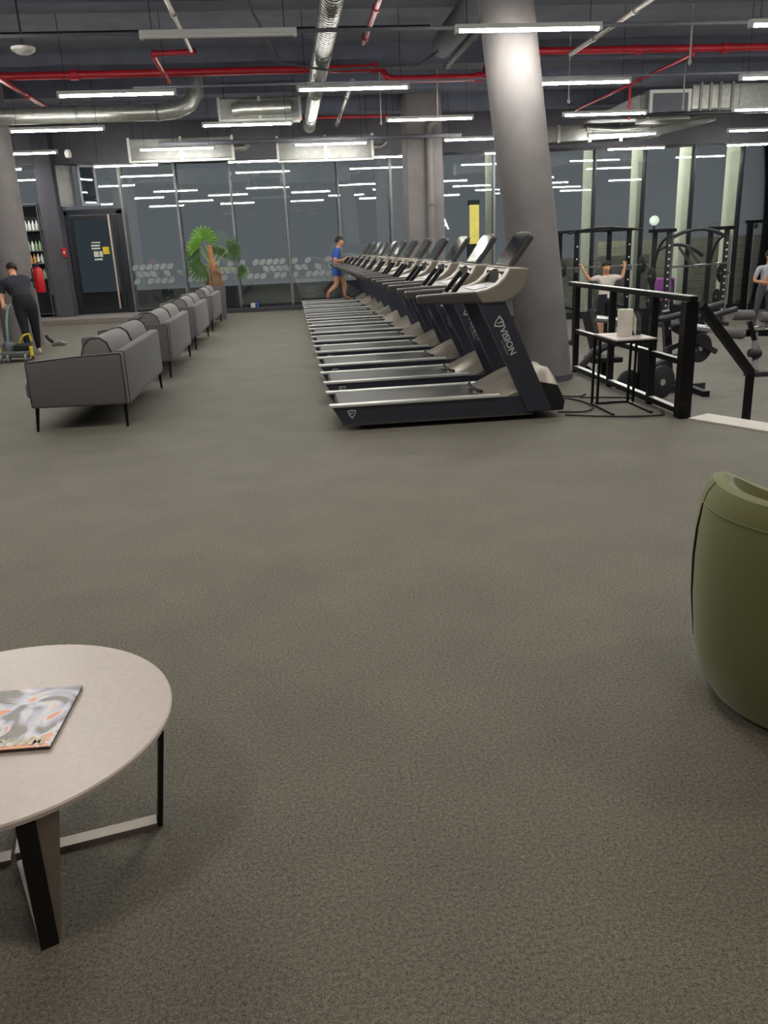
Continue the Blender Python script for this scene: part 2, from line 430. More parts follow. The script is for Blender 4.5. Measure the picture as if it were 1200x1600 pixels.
for fx, nm in ((4.9, 'left'), (9.1, 'right')):  # added unseen lamps that brighten the board wall and fins
    fl = thing('flood_lamp', 'outdoor flood lamp on a facade arm above the right windows, %s one' % nm, 'lamp', (fx, WALL + 2.0, 4.7), 0, 'facade flood lamps')
    obj('arm', bar(B(), (0, -1.8, .1), (0, 0, .1), .06, .06), 'dark_conduit', fl)
    obj('housing', box(B(), -.2, .2, -.1, .1, -.04, .10), 'dark_conduit', fl, bevel=.01)
    ld = bpy.data.lights.new('flood_light', 'AREA'); ld.energy = 115; ld.size = .35; ld.color = (1, 1, .88)
    lo = bpy.data.objects.new('flood_light', ld); C.objects.link(lo); lo.parent = fl; lo.location = (.05, .05, -.12)
    lo.rotation_euler = Vector((-1, -.3, .75)).to_track_quat('Z', 'Y').to_euler()
# letters on the wall behind, seen mirrored in the far glass
for ch, lx in (('A', 9.9), ('N', 7.35), ('E', 6.55)):
    me = text_mesh(ch, .95, .02); me.materials.append(MATS['sign_white'])
    o = bpy.data.objects.new('sign_letter', me); C.objects.link(o)
    o.location = (lx, -6.15, 2.28); o.rotation_euler = (math.radians(90), 0, math.radians(180))
    tag(o, 'white lit sign letter %s mirrored in the far window glass' % ch, 'sign letter', 'sign letters on the wall behind')

# columns
cb = B(); N_ = 40; ring = []
for zz in (0, 1.2, 2.4, 3.6, CEIL):
    cx = 2.895 - .079 * zz; cy = 9.32 + .18 * zz
    ring.append([(cx + (.293 + .003 * zz) * math.cos(2 * math.pi * j / N_), cy + (.293 + .003 * zz) * math.sin(2 * math.pi * j / N_), zz) for j in range(N_)])
grid_surface(cb, ring, True)
col = struct(obj('column_leaning', cb, 'column_concrete', smooth=True), 'leaning round concrete column beside the nearest treadmills')
cb = B(); lathe(cb, [(.30, 0), (.302, .07), (.296, .075)], 40, (2.893, 9.325, 0)); obj('base_ring', cb, 'grey_insulation', col, smooth=True)
col = struct(obj('column_left', lathe(B(), [(.36, 0), (.36, CEIL)], 36, (-5.17, 16.75, 0)), 'column_concrete', smooth=True), 'round grey concrete column at the left edge behind the cleaner')
cf = setting('column_far', 'square grey column behind the treadmills with a downpipe', (3.18, 19.9, LOW))
obj('shaft', box(B(), -.40, .40, -.4, .4, 0, CEIL - LOW), 'column_concrete', cf, bevel=.02)
obj('downpipe', tube(B(), [(.10, -.47, 0), (.10, -.47, 4.5), (.10, -.47, 4.62), (.22, -.47, 4.75)], .085, 14), 'column_concrete', cf, smooth=True)
for zz in (1.2, 3.05, 4.45): obj('pipe_collar', lathe(B(), [(.085, -.03), (.10, -.025), (.10, .025), (.085, .03)], 14, (.10, -.47, zz)), 'column_concrete', cf, smooth=True)
struct(obj('pillar', box(B(), -5.99, -5.57, 22.35, WALL - .12, .13, CEIL), 'pillar_paint', bevel=.015), 'dark square pillar left of the entrance door')

# ------------------------------------------------------------------ ceiling lights
def light_proto(lit):
    o = bpy.data.objects.new('tube_light', None); C.objects.link(o)
    L_ = 1.53
    obj('housing', prism(B(), [(-.035, 0), (.035, 0), (.028, .045), (-.028, .045)], 'x', 0, L_), 'fixture_white', o)
    tb = B(); prism(tb, [(.03 * math.cos(math.pi + math.pi * i / 6), .028 * math.sin(math.pi + math.pi * i / 6) - .001) for i in range(7)], 'x', .035, L_ - .035)
    obj('tube', tb, 'tube_lit' if lit else 'tube_unlit', o)
    for a in (0, L_ - .035): obj('end_cap', prism(B(), [(-.034, -.034), (.034, -.034), (.036, 0), (-.036, 0)], 'x', a, a + .035), 'fixture_white', o)
    for a in (.12, L_ - .12): obj('wire', tube(B(), [(a, 0, .045), (a, 0, CEIL - 3.6)], .004, 4), 'dark_conduit', o)
    return o
lit0, off0 = light_proto(True), light_proto(False)
ORD = ['first', 'second', 'third', 'fourth', 'fifth', 'sixth', 'seventh', 'eighth']
used = set()
rows = [(6.17, 1, False), (9.25, 0, True), (12.3, 1, True), (15.4, 0, True), (18.52, 1, True), (21.55, 0, True)]
def vis_x(x, y, z):
    c = Vector((x, y, z - EYE)); cc = (c.dot(right), c.dot(up), c.dot(fwd)); return 600 + F_PX * cc[0] / cc[2]
vr = 0
for (yy, par, seen) in rows:
    if seen: vr += 1
    xs = [-1.28 + (1.565 if par else 0) + 3.13 * j for j in range(-3, 5)]
    xs = [x for x in xs if -8 < x < 13.4]
    nv = 0
    for x in xs:
        inview = seen and vis_x(x + 1.53, yy, 3.6) > 0 and vis_x(x, yy, 3.6) < 1200
        if seen and not inview and yy > 15: continue
        off = yy == 9.25 and abs(x + 1.28) < .1
        src = off0 if off else lit0
        key = 'off' if off else 'lit'
        o = src if key not in used else copy_tree(src)
        used.add(key)
        o.location = (x, yy, 3.6)
        if inview:
            nv += 1
            side = 'rightmost at the frame edge' if vis_x(x + 1.53, yy, 3.6) > 1200 else '%s from the left' % ORD[nv - 1]
            lab = 'unlit white tube light hanging at the top left' if off else 'glowing white tube light, %s hanging row from the camera, %s' % (ORD[vr - 1], side)
        else:
            lab = 'glowing white tube light hanging out of frame, seen only mirrored in the windows'
        tag(o, lab, 'ceiling light', 'tube lights under the ceiling')
# added warm lamps, out of frame, that brighten the lounge and its floor
for i, (x, y) in enumerate(((-1.6, .6), (1.5, .2), (-.2, -2.2), (3.4, 2.4), (-2.7, 4.2), (.6, 4.2))):
    o = thing('round_ceiling_lamp', 'warm round ceiling lamp over the lounge, %s one, out of frame' % ORD[i], 'ceiling light', (x, y, 3.3), 0, 'lounge lamps')
    obj('shade', lathe(B(), [(.25, -.06), (.26, -.06), (.26, .09), (.05, .12)], 24), 'dark_conduit', o, smooth=True)
    obj('diffuser', lathe(B(), [(0, .07), (.12, .07), (.235, .075)], 24), 'lamp_warm', o, smooth=True)
    obj('cord', tube(B(), [(0, 0, .12), (0, 0, CEIL - 3.3)], .006, 5), 'dark_conduit', o)

# ------------------------------------------------------------------ ducts and pipes
def ring_at(bm, p, axis, r, t=.03):
    p = Vector(p); a = Vector(axis).normalized() * t / 2
    tube(bm, [p - a, p + a], r, 16)
dv = thing('spiral_duct', 'long silver spiral duct running away from the camera', 'duct', (.65, 0, 4.02))
obj('pipe', tube(B(), [(0, 6.5, 0), (0, 19.3, 0)], .125, 20), 'galvanised', dv, smooth=True)
seam = bpy.data.meshes.new('seam')
for i in range(70):
    y = 8.2 + i * .1
    b_ = B(); tube(b_, [(.127 * math.cos(a), y + .10 * a / 6.283, .127 * math.sin(a)) for a in [2 * math.pi * j / 14 for j in range(15)]], .006, 4)
    obj('seam', b_, 'galvanised_dull', dv)
for y in (12.0, 15.1, 17.7, 19.1):
    b_ = B(); ring_at(b_, (0, y, 0), (0, 1, 0), .137, .05); obj('flange', b_, 'galvanised_dull', dv, smooth=True)
dv = thing('round_duct', 'silver round duct crossing the upper left, bending up at its end', 'duct', (0, 15.95, 3.9))
pth = [(-9.5, 0, 0), (-2.0, 0, 0), (-1.72, 0, .03), (-1.5, .02, .12), (-1.38, .05, .3), (-1.36, .08, .62)]
obj('pipe', tube(B(), pth, .135, 18), 'galvanised', dv, smooth=True)
for x in (-8, -6.4, -4.9, -3.4, -2.05): 
    b_ = B(); ring_at(b_, (x, 0, 0), (1, 0, 0), .147, .04); obj('flange', b_, 'galvanised_dull', dv, smooth=True)
dv = thing('insulated_duct', 'thick grey insulated duct left of the leaning column top', 'duct', (2.52, 0, 4.35))
obj('pipe', tube(B(), [(0, 10.4, 0), (0, 13.6, 0)], .17, 18), 'grey_insulation', dv, smooth=True)
obj('branch', tube(B(), [(.24, 10.4, -.1), (.24, 14.6, -.1)], .05, 10), 'grey_insulation', dv, smooth=True)
def air_unit(label, x0, x1, y, z0, z1, dep=.7):
    u = thing('air_unit', label, 'air conditioner', (x0, y, z0), 0, 'silver air units under the ceiling')
    wdt, h = x1 - x0, z1 - z0
    obj('casing', box(B(), 0, wdt, 0, dep, 0, h), 'galvanised_dull', u, bevel=.015)
    for xx in (.0, wdt * .5, wdt): obj('frame_strip', box(B(), xx - .025, xx + .025, -.02, .0, -.02, h + .02), 'galvanised', u)
    obj('bottom_strip', box(B(), -.02, wdt + .02, -.025, .02, -.05, -.005), 'galvanised', u)
    if wdt > 1.6: obj('pipe_stub', tube(B(), [(wdt, dep * .4, h * .5), (wdt + .22, dep * .4, h * .5), (wdt + .34, dep * .4, h * .7)], .06, 10), 'galvanised', u, smooth=True)
    for xx in (.1, wdt - .1): obj('hanger', tube(B(), [(xx, .1, h), (xx, .1, CEIL - z0)], .008, 5), 'dark_conduit', u)
    return u
air_unit('silver air unit behind the tube light left of centre', -3.15, -1.0, 19.2, 3.46, 3.88)
air_unit('silver air unit at the far end of the spiral duct', -.05, 2.0, 19.3, 3.38, 3.84)
u = air_unit('silver air unit beside the bend of the round duct', -1.05, .42, 16.7, 3.86, 4.2)
b_ = B(); tube(b_, [(.25, -.14, .12), (.45, -.16, .14), (1.3, -.16, .15)], .11, 14); obj('elbow_pipe', b_, 'galvanised', u, smooth=True)
dv = thing('box_duct', 'big silver box duct with a square grille at the upper right', 'duct', (0, 17.1, 0))
obj('trunk', box(B(), 8.15, 13.0, 0, .8, 3.85, 4.3), 'galvanised', dv, bevel=.02)
for xx in (8.3, 8.5, 8.7, 8.95): obj('rib', box(B(), xx, xx + .05, -.03, 0, 3.8, 4.33), 'galvanised_dull', dv)
gf = B()
for a in ((7.25, 8.1, 3.68, 3.74), (7.25, 8.1, 4.15, 4.21), (7.25, 7.31, 3.74, 4.15), (8.04, 8.1, 3.74, 4.15)): box(gf, a[0], a[1], -.08, -.02, a[2], a[3])
gr = obj('grille_frame', gf, 'fixture_white', dv)
obj('grille', box(B(), 7.31, 8.04, -.04, 0, 3.74, 4.15), 'grey_insulation', gr)
obj('grille_box', box(B(), 7.25, 8.12, 0, .6, 3.68, 4.21), 'galvanised_dull', dv)
obj('taper', prism(B(), [(6.1, 3.72), (7.25, 3.72), (7.25, 4.15), (7.0, 4.12)], 'y', .05, .5), 'galvanised_dull', dv)
dv = thing('flat_duct', 'low silver duct run sloping behind the right tube lights', 'duct', (0, 18.9, 0))
obj('trunk', prism(B(), [(5.3, 3.50), (8.2, 3.58), (9.6, 3.86), (9.6, 3.98), (7.4, 3.86), (5.3, 3.84)], 'y', 0, .6), 'galvanised_dull', dv, bevel=.01)
for xx in (5.45, 6.0, 6.7, 7.4): obj('clamp', box(B(), xx, xx + .06, -.03, 0, 3.50, 3.86), 'galvanised', dv)
for xx in (5.8, 7.6, 9.2): obj('hanger', tube(B(), [(xx, .3, 3.8), (xx, .3, CEIL)], .008, 5), 'dark_conduit', dv)
obj('hose', tube(B(), [(6.6, -.15, 3.78), (7.3, -.2, 3.72), (8.2, -.2, 3.80), (9.0, -.2, 3.92), (9.5, -.2, 4.0)], .07, 10), 'galvanised', dv, smooth=True)

def away(pts, f=1.07):
    return [tuple(Vector((0, 0, EYE)) + (Vector(p) - Vector((0, 0, EYE))) * f) for p in pts]
def pipe_thing(name, label, pts, r, material, couple=(), cat='pipe', n=10):
    p = thing(name, label, cat)
    obj('pipe', tube(B(), pts, r, n), material, p, smooth=True)
    for c, ax in couple:
        b_ = B(); ring_at(b_, c, ax, r * 1.35, r * 2.2); obj('coupling', b_, material, p, smooth=True)
    return p
RM = away([(-9.2, 13.75, 4.1), (1.5, 13.75, 4.1), (1.62, 13.75, 4.08), (1.68, 13.75, 3.98), (1.74, 13.75, 3.95), (1.85, 13.75, 3.94), (3.10, 13.75, 3.94), (3.2, 13.75, 3.97), (3.24, 13.75, 4.1), (3.26, 13.75, 4.22), (3.34, 13.75, 4.27), (3.5, 13.7, 4.27), (14, 13.6, 4.22)])
pipe_thing('red_main_pipe', 'red sprinkler main crossing the whole ceiling with two jogs', RM, .058, 'red_pipe_paint', [(c, (1, 0, 0)) for c in away([(-2.9, 13.75, 4.1), (1.5, 13.75, 4.1), (3.1, 13.75, 3.94), (5.6, 13.7, 4.26), (7, 13.67, 4.25)])])
pipe_thing('sprinkler_branch', 'pale sprinkler branch with a red elbow at the upper left', [(-1.11, 7, 4.2), (-1.11, 12.85, 4.2)], .03, 'pale_pipe', [((-1.11, 9.2, 4.2), (0, 1, 0)), ((-1.11, 11, 4.2), (0, 1, 0))])
pipe_thing('sprinkler_elbow', 'short red pipe elbow above the left tube light', [(-1.05, 12.9, 4.2), (-1.6, 12.98, 4.2), (-1.65, 13.0, 4.19), (-1.65, 13.75, 4.15), (-1.65, 14.6, 4.13)], .035, 'red_pipe_paint', [((-1.1, 12.9, 4.2), (1, 0, 0)), ((-1.62, 12.98, 4.2), (1, 0, 0))])
pipe_thing('sprinkler_branch', 'red and pale branch pipe just right of the spiral duct', [(1.24, 7, 4.2), (1.24, 12.6, 4.2)], .035, 'red_pipe_paint', [((1.24, 10.9, 4.2), (0, 1, 0)), ((1.24, 12.3, 4.2), (0, 1, 0))])
pipe_thing('sprinkler_branch', 'thin pinkish branch pipe behind the spiral duct end', [(1.27, 15, 4.15), (1.3, 20.2, 4.15)], .035, 'pale_pipe', [((1.28, 16.5, 4.15), (0, 1, 0)), ((1.29, 19, 4.15), (0, 1, 0))])
pipe_thing('sprinkler_branch', 'pale branch pipe right of the leaning column top', [(4.52, 7, 4.2), (4.5, 13.6, 4.2)], .035, 'pale_pipe', [((4.51, 11.2, 4.2), (0, 1, 0)), ((4.5, 12.6, 4.2), (0, 1, 0))])
pipe_thing('sprinkler_branch', 'red branch pipe slanting above the right tube lights', [(6.55, 13.8, 4.2), (6.55, 19.3, 4.2)], .03, 'red_pipe_paint', [((6.55, 15.9, 4.2), (0, 1, 0))])
pipe_thing('sprinkler_branch', 'red branch pipe at the far upper left', [(-4.08, 13.8, 4.15), (-4.1, 17.2, 4.15)], .04, 'red_pipe_paint', [((-4.09, 15.6, 4.15), (0, 1, 0)), ((-4.1, 17, 4.15), (0, 1, 0))])
pipe_thing('sprinkler_drop', 'thin red vertical drop pipe at the upper right', [(6.55, 16.3, 4.18), (6.55, 16.3, 3.6)], .022, 'red_pipe_paint')
pipe_thing('far_red_pipe', 'thin red pipe behind the spiral duct end', [(-.5, 19.5, 4.22), (2.4, 19.5, 4.22)], .03, 'red_pipe_paint')
pipe_thing('cable_conduit', 'dark conduit crossing the ceiling above the nearest lights', [(-9.5, 10.25, 3.84), (14, 10.25, 3.84)], .022, 'grey_insulation')
pipe_thing('cable_conduit', 'dark conduit crossing in front of the far square column', [(-2.5, 19.0, 3.74), (3.9, 19.0, 3.74)], .045, 'grey_insulation')
for xx in (-2.2, .3, 2.3): obj('hanger', tube(B(), [(xx, 19.0, 3.74), (xx, 19.0, CEIL)], .008, 5), 'dark_conduit', bpy.data.objects['cable_conduit.001'])
pipe_thing('cable_conduit', 'thin pale conduit above the third row of lights', [(-2, 13.2, 3.82), (5.5, 13.2, 3.82), (9.5, 13.2, 3.82)], .016, 'grey_insulation')
pipe_thing('cable_conduit', 'dark conduit low across the right tube lights', [(5.3, 16.3, 3.66), (11, 16.3, 3.70)], .035, 'dark_conduit')
pipe_thing('cable_conduit', 'thin grey cable sagging below the ceiling left of centre', [(-.35, 9.4, 4.4), (-.2, 11, 4.2), (.1, 12.2, 3.9), (.7, 12.5, 3.86), (2.0, 12.5, 3.9), (2.2, 12.2, 4.0)], .016, 'grey_insulation')
pipe_thing('cable_conduit', 'dark conduit crossing near the ceiling at the left', [(-9, 12.8, 4.42), (2.2, 12.8, 4.42)], .03, 'dark_conduit')
for (lab, x, y, top) in (('thin steel hanger rod right of the leaning column, near one', 5.65, 12.0, CEIL), ('thin steel hanger rod above the square grille', 7.55, 16.2, CEIL), ('thin steel hanger rod just right of the leaning column, far one', 4.95, 15.0, CEIL), ('thin steel hanger rod left of the far square column', 1.95, 17.0, CEIL), ('thin steel hanger rod in front of the far square column', 2.95, 16.5, CEIL)):
    r_ = thing('hanger_rod', lab, 'rod', (x, y, 3.72), 0, 'hanger rods')
    obj('rod', tube(B(), [(0, 0, 0), (0, 0, top - 3.72)], .014, 6), 'pale_pipe', r_)
    obj('nut', tube(B(), [(0, 0, .02), (0, 0, .06)], .026, 6), 'pale_pipe', r_)
o = thing('smoke_detector', 'round white smoke detector at the upper left', 'detector', (-2.68, 10.35, 3.72))
obj('body', lathe(B(), [(0, -.035), (.07, -.03), (.12, .0), (.125, .03), (.0, .035)], 24), 'white_plastic', o, smooth=True)
obj('stem', tube(B(), [(0, 0, .03), (0, 0, CEIL - 3.72)], .012, 6), 'dark_conduit', o)
o = thing('ceiling_speaker', 'small white hanging sensor above the left pillar', 'sensor', (-4.45, 19.4, 3.66))
obj('body', lathe(B(), [(0, -.1), (.06, -.08), (.075, .0), (.05, .07), (0, .08)], 14), 'white_plastic', o, smooth=True)
obj('stem', tube(B(), [(0, 0, .07), (0, 0, CEIL - 3.66)], .012, 6), 'dark_conduit', o)

# ------------------------------------------------------------------ treadmills
def emblem_mesh(s):
    bm = B()
    outer = [(-.5, .42), (0, .5), (.5, .42), (.36, -.05), (.0, -.55), (-.36, -.05)]
    inner = [(-.34, .30), (0, .36), (.38, .31), (.27, -.05), (.0, -.34), (-.2, -.05)]
    for z in (0,):
        A = [bm.verts.new((x * s, y * s, .003)) for x, y in outer]; D = [bm.verts.new((x * s, y * s, .003)) for x, y in inner]
        A0 = [bm.verts.new((x * s, y * s, 0)) for x, y in outer]; D0 = [bm.verts.new((x * s, y * s, 0)) for x, y in inner]
        for i in range(6):
            j = (i + 1) % 6
            bm.faces.new([A[i], A[j], D[j], D[i]]); bm.faces.new([A0[i], A0[j], A[j], A[i]]); bm.faces.new([D[i], D[j], D0[j], D0[i]])
    prism(bm, [(-.26 * s, .10 * s), (.02 * s, .17 * s), (.30 * s, .15 * s), (.0, .05 * s), (-.2 * s, -.02 * s)], 'z', 0, .003)
    me = bpy.data.meshes.new('emblem'); bm.to_mesh(me); bm.free(); me.materials.append(MATS['logo_silver'])
    return me
EM_S, EM_B = emblem_mesh(.078), emblem_mesh(.098)
T_BRAND = text_mesh('VISION', .082, .0015, .0018); T_BRAND.materials.append(MATS['logo_silver'])
T_FIT = text_mesh('F I T N E S S', .026, .001); T_FIT.materials.append(MATS['logo_silver'])
HW = .40
def make_treadmill():
    t = bpy.data.objects.new('treadmill', None); C.objects.link(t)
    for s in (-1, 1):
        ya, yb = (-HW, -HW + .09) if s < 0 else (HW - .09, HW)
        sr = obj('side_rail', prism(B(), [(.285, .222), (2.15, .222), (2.15, .06), (.385, .05)], 'y', ya + .01, yb - .01), 'treadmill_black', t, bevel=.006)
        obj('foot_rail', prism(B(), [(.275, .215), (1.80, .222), (1.80, .246), (.265, .238)], 'y', ya, yb), 'rail_silver', sr, bevel=.004)
        obj('trim_strip', box(B(), .37, 2.1, ya + (.004 if s < 0 else .07), yb - (.07 if s < 0 else .004), .045, .062), 'treadmill_graphite', sr)
    obj('belt', prism(B(), [(.34, .20), (.355, .228), (.40, .236), (1.78, .236), (1.84, .21), (1.84, .15), (.40, .13), (.355, .15)], 'y', -HW + .10, HW - .10), 'belt_rubber', t, smooth=True)
    obj('deck', box(B(), .42, 2.1, -HW + .095, HW - .095, .07, .13), 'black_matte', t)
    obj('rear_roller', tube(B(), [(.37, -HW + .09, .165), (.37, HW - .09, .165)], .035, 12), 'black_matte', t, smooth=True)
    for x, y in ((.62, -.3), (.62, .3), (2.12, -.3), (2.12, .3)):
        obj('foot', lathe(B(), [(.05, 0), (.055, .02), (.03, .05), (.03, .08)], 12, (x, y, 0)), 'black_matte', t)
    # motor hood
    prof = [(1.60, .235), (1.74, .30), (1.92, .385), (2.10, .45), (2.22, .452), (2.30, .43), (2.36, .35), (2.40, .17), (2.39, .07)]
    rws = []
    for yy, f, dx in ((-HW + .02, .62, .14), (-HW + .12, .86, .06), (-.16, 1.0, .0), (0, .93, .03), (.16, 1.0, .0), (HW - .12, .86, .06), (HW - .02, .62, .14)):
        rws.append([(x + dx * max(0, (2.1 - x) / .5), yy, .07 + (z - .07) * (f if .235 < z else 1)) for x, z in prof] + [(1.60 + dx, yy, .07)])
    hb = B(); V = grid_surface(hb, rws, True); hb.faces.new(V[0]); hb.faces.new(V[-1][::-1])
    hd = obj('motor_hood', hb, 'treadmill_champagne', t, smooth=True)
    obj('belt_slot', tube(B(), [(1.66, -.27, .262), (1.63, -.15, .262), (1.625, 0, .258), (1.63, .15, .262), (1.66, .27, .262)], .014, 6), 'black_matte', hd)
    for s in (-1, 1):
        ya, yb = (-HW - .012, -HW + .045) if s < 0 else (HW - .045, HW + .012)
        u_ = obj('upright', prism(B(), [(1.60, 1.06), (1.835, 1.06), (2.268, .075), (2.05, .075)], 'y', ya, yb), 'treadmill_black', t, bevel=.006)
        if s < 0: obj('edge_trim', bar(B(), (1.838, (ya + yb) / 2, 1.05), (2.266, (ya + yb) / 2, .09), .05, .008, (1, 0, 0)), 'treadmill_graphite', u_)
        # hood side cover
        obj('side_cover', prism(B(), [(2.16, .34), (2.33, .30), (2.40, .15), (2.385, .07), (2.26, .07)], 'y', ya + (.012 if s < 0 else 0), yb - (0 if s < 0 else .012)), 'black_matte', t, bevel=.008)
        # handrail and console arm
        yc0, yc1 = (-HW - .02, -HW + .075) if s < 0 else (HW - .075, HW + .02)
        obj('handrail', prism(B(), [(1.065, 1.128), (1.085, 1.062), (1.66, 1.052), (1.60, 1.150), (1.30, 1.146), (1.08, 1.138)], 'y', yc0, yc1), 'treadmill_graphite', t, bevel=.014)
        obj('console_arm', prism(B(), [(1.57, 1.150), (1.68, 1.168), (1.77, 1.205), (1.835, 1.265), (1.875, 1.335), (2.045, 1.325), (2.043, 1.26), (2.015, 1.19), (1.965, 1.125), (1.90, 1.075), (1.82, 1.050), (1.635, 1.050)], 'y', yc0 - .004, yc1 + .035 if s < 0 else yc1 + .004) if s < 0 else
            prism(B(), [(1.57, 1.150), (1.68, 1.168), (1.77, 1.205), (1.835, 1.265), (1.875, 1.335), (2.045, 1.325), (2.043, 1.26), (2.015, 1.19), (1.965, 1.125), (1.90, 1.075), (1.82, 1.050), (1.635, 1.050)], 'y', yc0 - .035, yc1 + .004), 'treadmill_champagne', t, bevel=.012)
        obj('grip_bar', tube(B(), [(1.42, s * .17, 1.13), (1.44, s * .17, 1.15), (1.56, s * .16, 1.29), (1.565, s * .16, 1.30)], .022, 10), 'black_metal', t, smooth=True)
    ya, yb = -HW + .10, HW - .10
    obj('console_shell', prism(B(), [(1.86, 1.335), (2.045, 1.33), (2.043, 1.26), (2.015, 1.19), (1.965, 1.125), (1.90, 1.075), (1.86, 1.09), (1.95, 1.19), (1.975, 1.27)], 'y', ya, yb), 'treadmill_champagne', t)
    br = []
    for i in range(13):
        a = i / 12; y = ya + (yb - ya) * a; h = .115 * (1 - abs(2 * a - 1) ** 2.6)
        br.append([(1.80 + .06 * (1 - abs(2 * a - 1) ** 2), y, 1.20 + h), (1.88, y, 1.338), (1.98, y, 1.338), (1.95, y, 1.21 + h)])
    ab = B(); V = grid_surface(ab, br, True); ab.faces.new(V[0]); ab.faces.new(V[-1][::-1])
    obj('console_arch', ab, 'treadmill_champagne', t, smooth=True)
    obj('cup_recess', box(B(), 1.84, 1.955, ya, yb, 1.14, 1.30), 'black_matte', t)
    obj('control_tray', prism(B(), [(1.46, 1.105), (1.86, 1.15), (1.86, 1.19), (1.60, 1.150), (1.46, 1.13)], 'y', ya, yb), 'treadmill_champagne', t, bevel=.008)
    obj('control_panel', prism(B(), [(1.60, 1.1515), (1.84, 1.188), (1.84, 1.194), (1.60, 1.157)], 'y', ya + .08, yb - .08), 'tray_print', t)
    obj('crossbar', tube(B(), [(1.44, -HW + .05, 1.10), (1.44, HW - .05, 1.10)], .028, 10), 'treadmill_graphite', t, smooth=True)
    obj('stop_key', box(B(), 1.40, 1.47, -.03, .03, 1.075, 1.10), 'red_plastic', t)
    # screen
    dirv = Vector((.19, 0, .265)).normalized(); nrm = Vector((-dirv.z, 0, dirv.x))
    p0 = Vector((1.93, 0, 1.335)); hgt = .335
    def P(u_, v_, w_): return tuple(p0 + dirv * u_ + Vector((0, v_, 0)) + nrm * w_)
    fb_ = B(); pts = []
    W2 = .265
    out = [(0, -W2 + .03), (hgt - .03, -W2), (hgt, -W2 + .04), (hgt + .012, 0), (hgt, W2 - .04), (hgt - .03, W2), (0, W2 - .03)]
    A = [fb_.verts.new(P(a, b__, .022)) for a, b__ in out]; D = [fb_.verts.new(P(a, b__, -.028)) for a, b__ in out]
    fb_.faces.new(A); fb_.faces.new(D[::-1])
    for i in range(7): fb_.faces.new([A[i], A[(i + 1) % 7], D[(i + 1) % 7], D[i]])
    scn = obj('screen_housing', fb_, 'treadmill_graphite', t, bevel=.008)
    db = B(); ins = [(.012, -W2 + .045), (hgt - .03, -W2 + .018), (hgt - .012, -W2 + .05), (hgt - .006, 0), (hgt - .012, W2 - .05), (hgt - .03, W2 - .018), (.012, W2 - .045)]
    A = [db.verts.new(P(a, b__, .027)) for a, b__ in ins]; D = [db.verts.new(P(a, b__, .020)) for a, b__ in ins]
    db.faces.new(A); db.faces.new(D[::-1])
    for i in range(7): db.faces.new([A[i], A[(i + 1) % 7], D[(i + 1) % 7], D[i]])
    obj('display', db, 'screen_gloss', scn)
    # emblems on the near side
    yf = -HW - .0125
    e = inst('emblem', EM_S, t, (.46, -HW + .0085, .15), (math.radians(90), 0, 0))
    ang = math.atan2(-.985, .433)
    R_ = Matrix.Rotation(math.radians(90), 4, 'X') @ Matrix.Rotation(ang, 4, 'Z')
    def on_up(me, name, s_, off, extra=None):
        o = inst(name, me, t)
        dr = Vector((.433, 0, -.985)).normalized(); nx = Vector((.985, 0, .433)).normalized()
        p = Vector((1.7175, yf, 1.06)) + dr * s_ + nx * off
        o.matrix_local = Matrix.Translation(p) @ R_ @ (extra or Matrix.Identity(4))
        return o
    on_up(T_BRAND, 'brand_lettering', .245, -.032)
    on_up(T_FIT, 'small_lettering', .345, -.062)
    on_up(EM_B, 'emblem', .185, -.005, Matrix.Rotation(math.radians(-114), 4, 'Z'))
    return t
tm = make_treadmill()
TY0, TSP = 7.555, 1.32
tl = ['nearest treadmill in the row, whole side panel and lettering in view', 'second treadmill from the camera, directly behind the nearest one', 'third treadmill in the long row from the camera', 'fourth treadmill in the long row from the camera', 'fifth treadmill in the long row from the camera', 'sixth treadmill in the long row from the camera', 'seventh treadmill in the long row from the camera', 'eighth treadmill in the long row from the camera', 'ninth treadmill in the long row from the camera', 'tenth treadmill, third from the far window end', 'treadmill just before the one with the runner', 'farthest treadmill, the one the runner in blue is using']
for i in range(12):
    o = tm if i == 0 else copy_tree(tm)
    o.location = (0, TY0 + i * TSP, 0)
    tag(o, tl[i], 'treadmill', 'black treadmills in a long row')

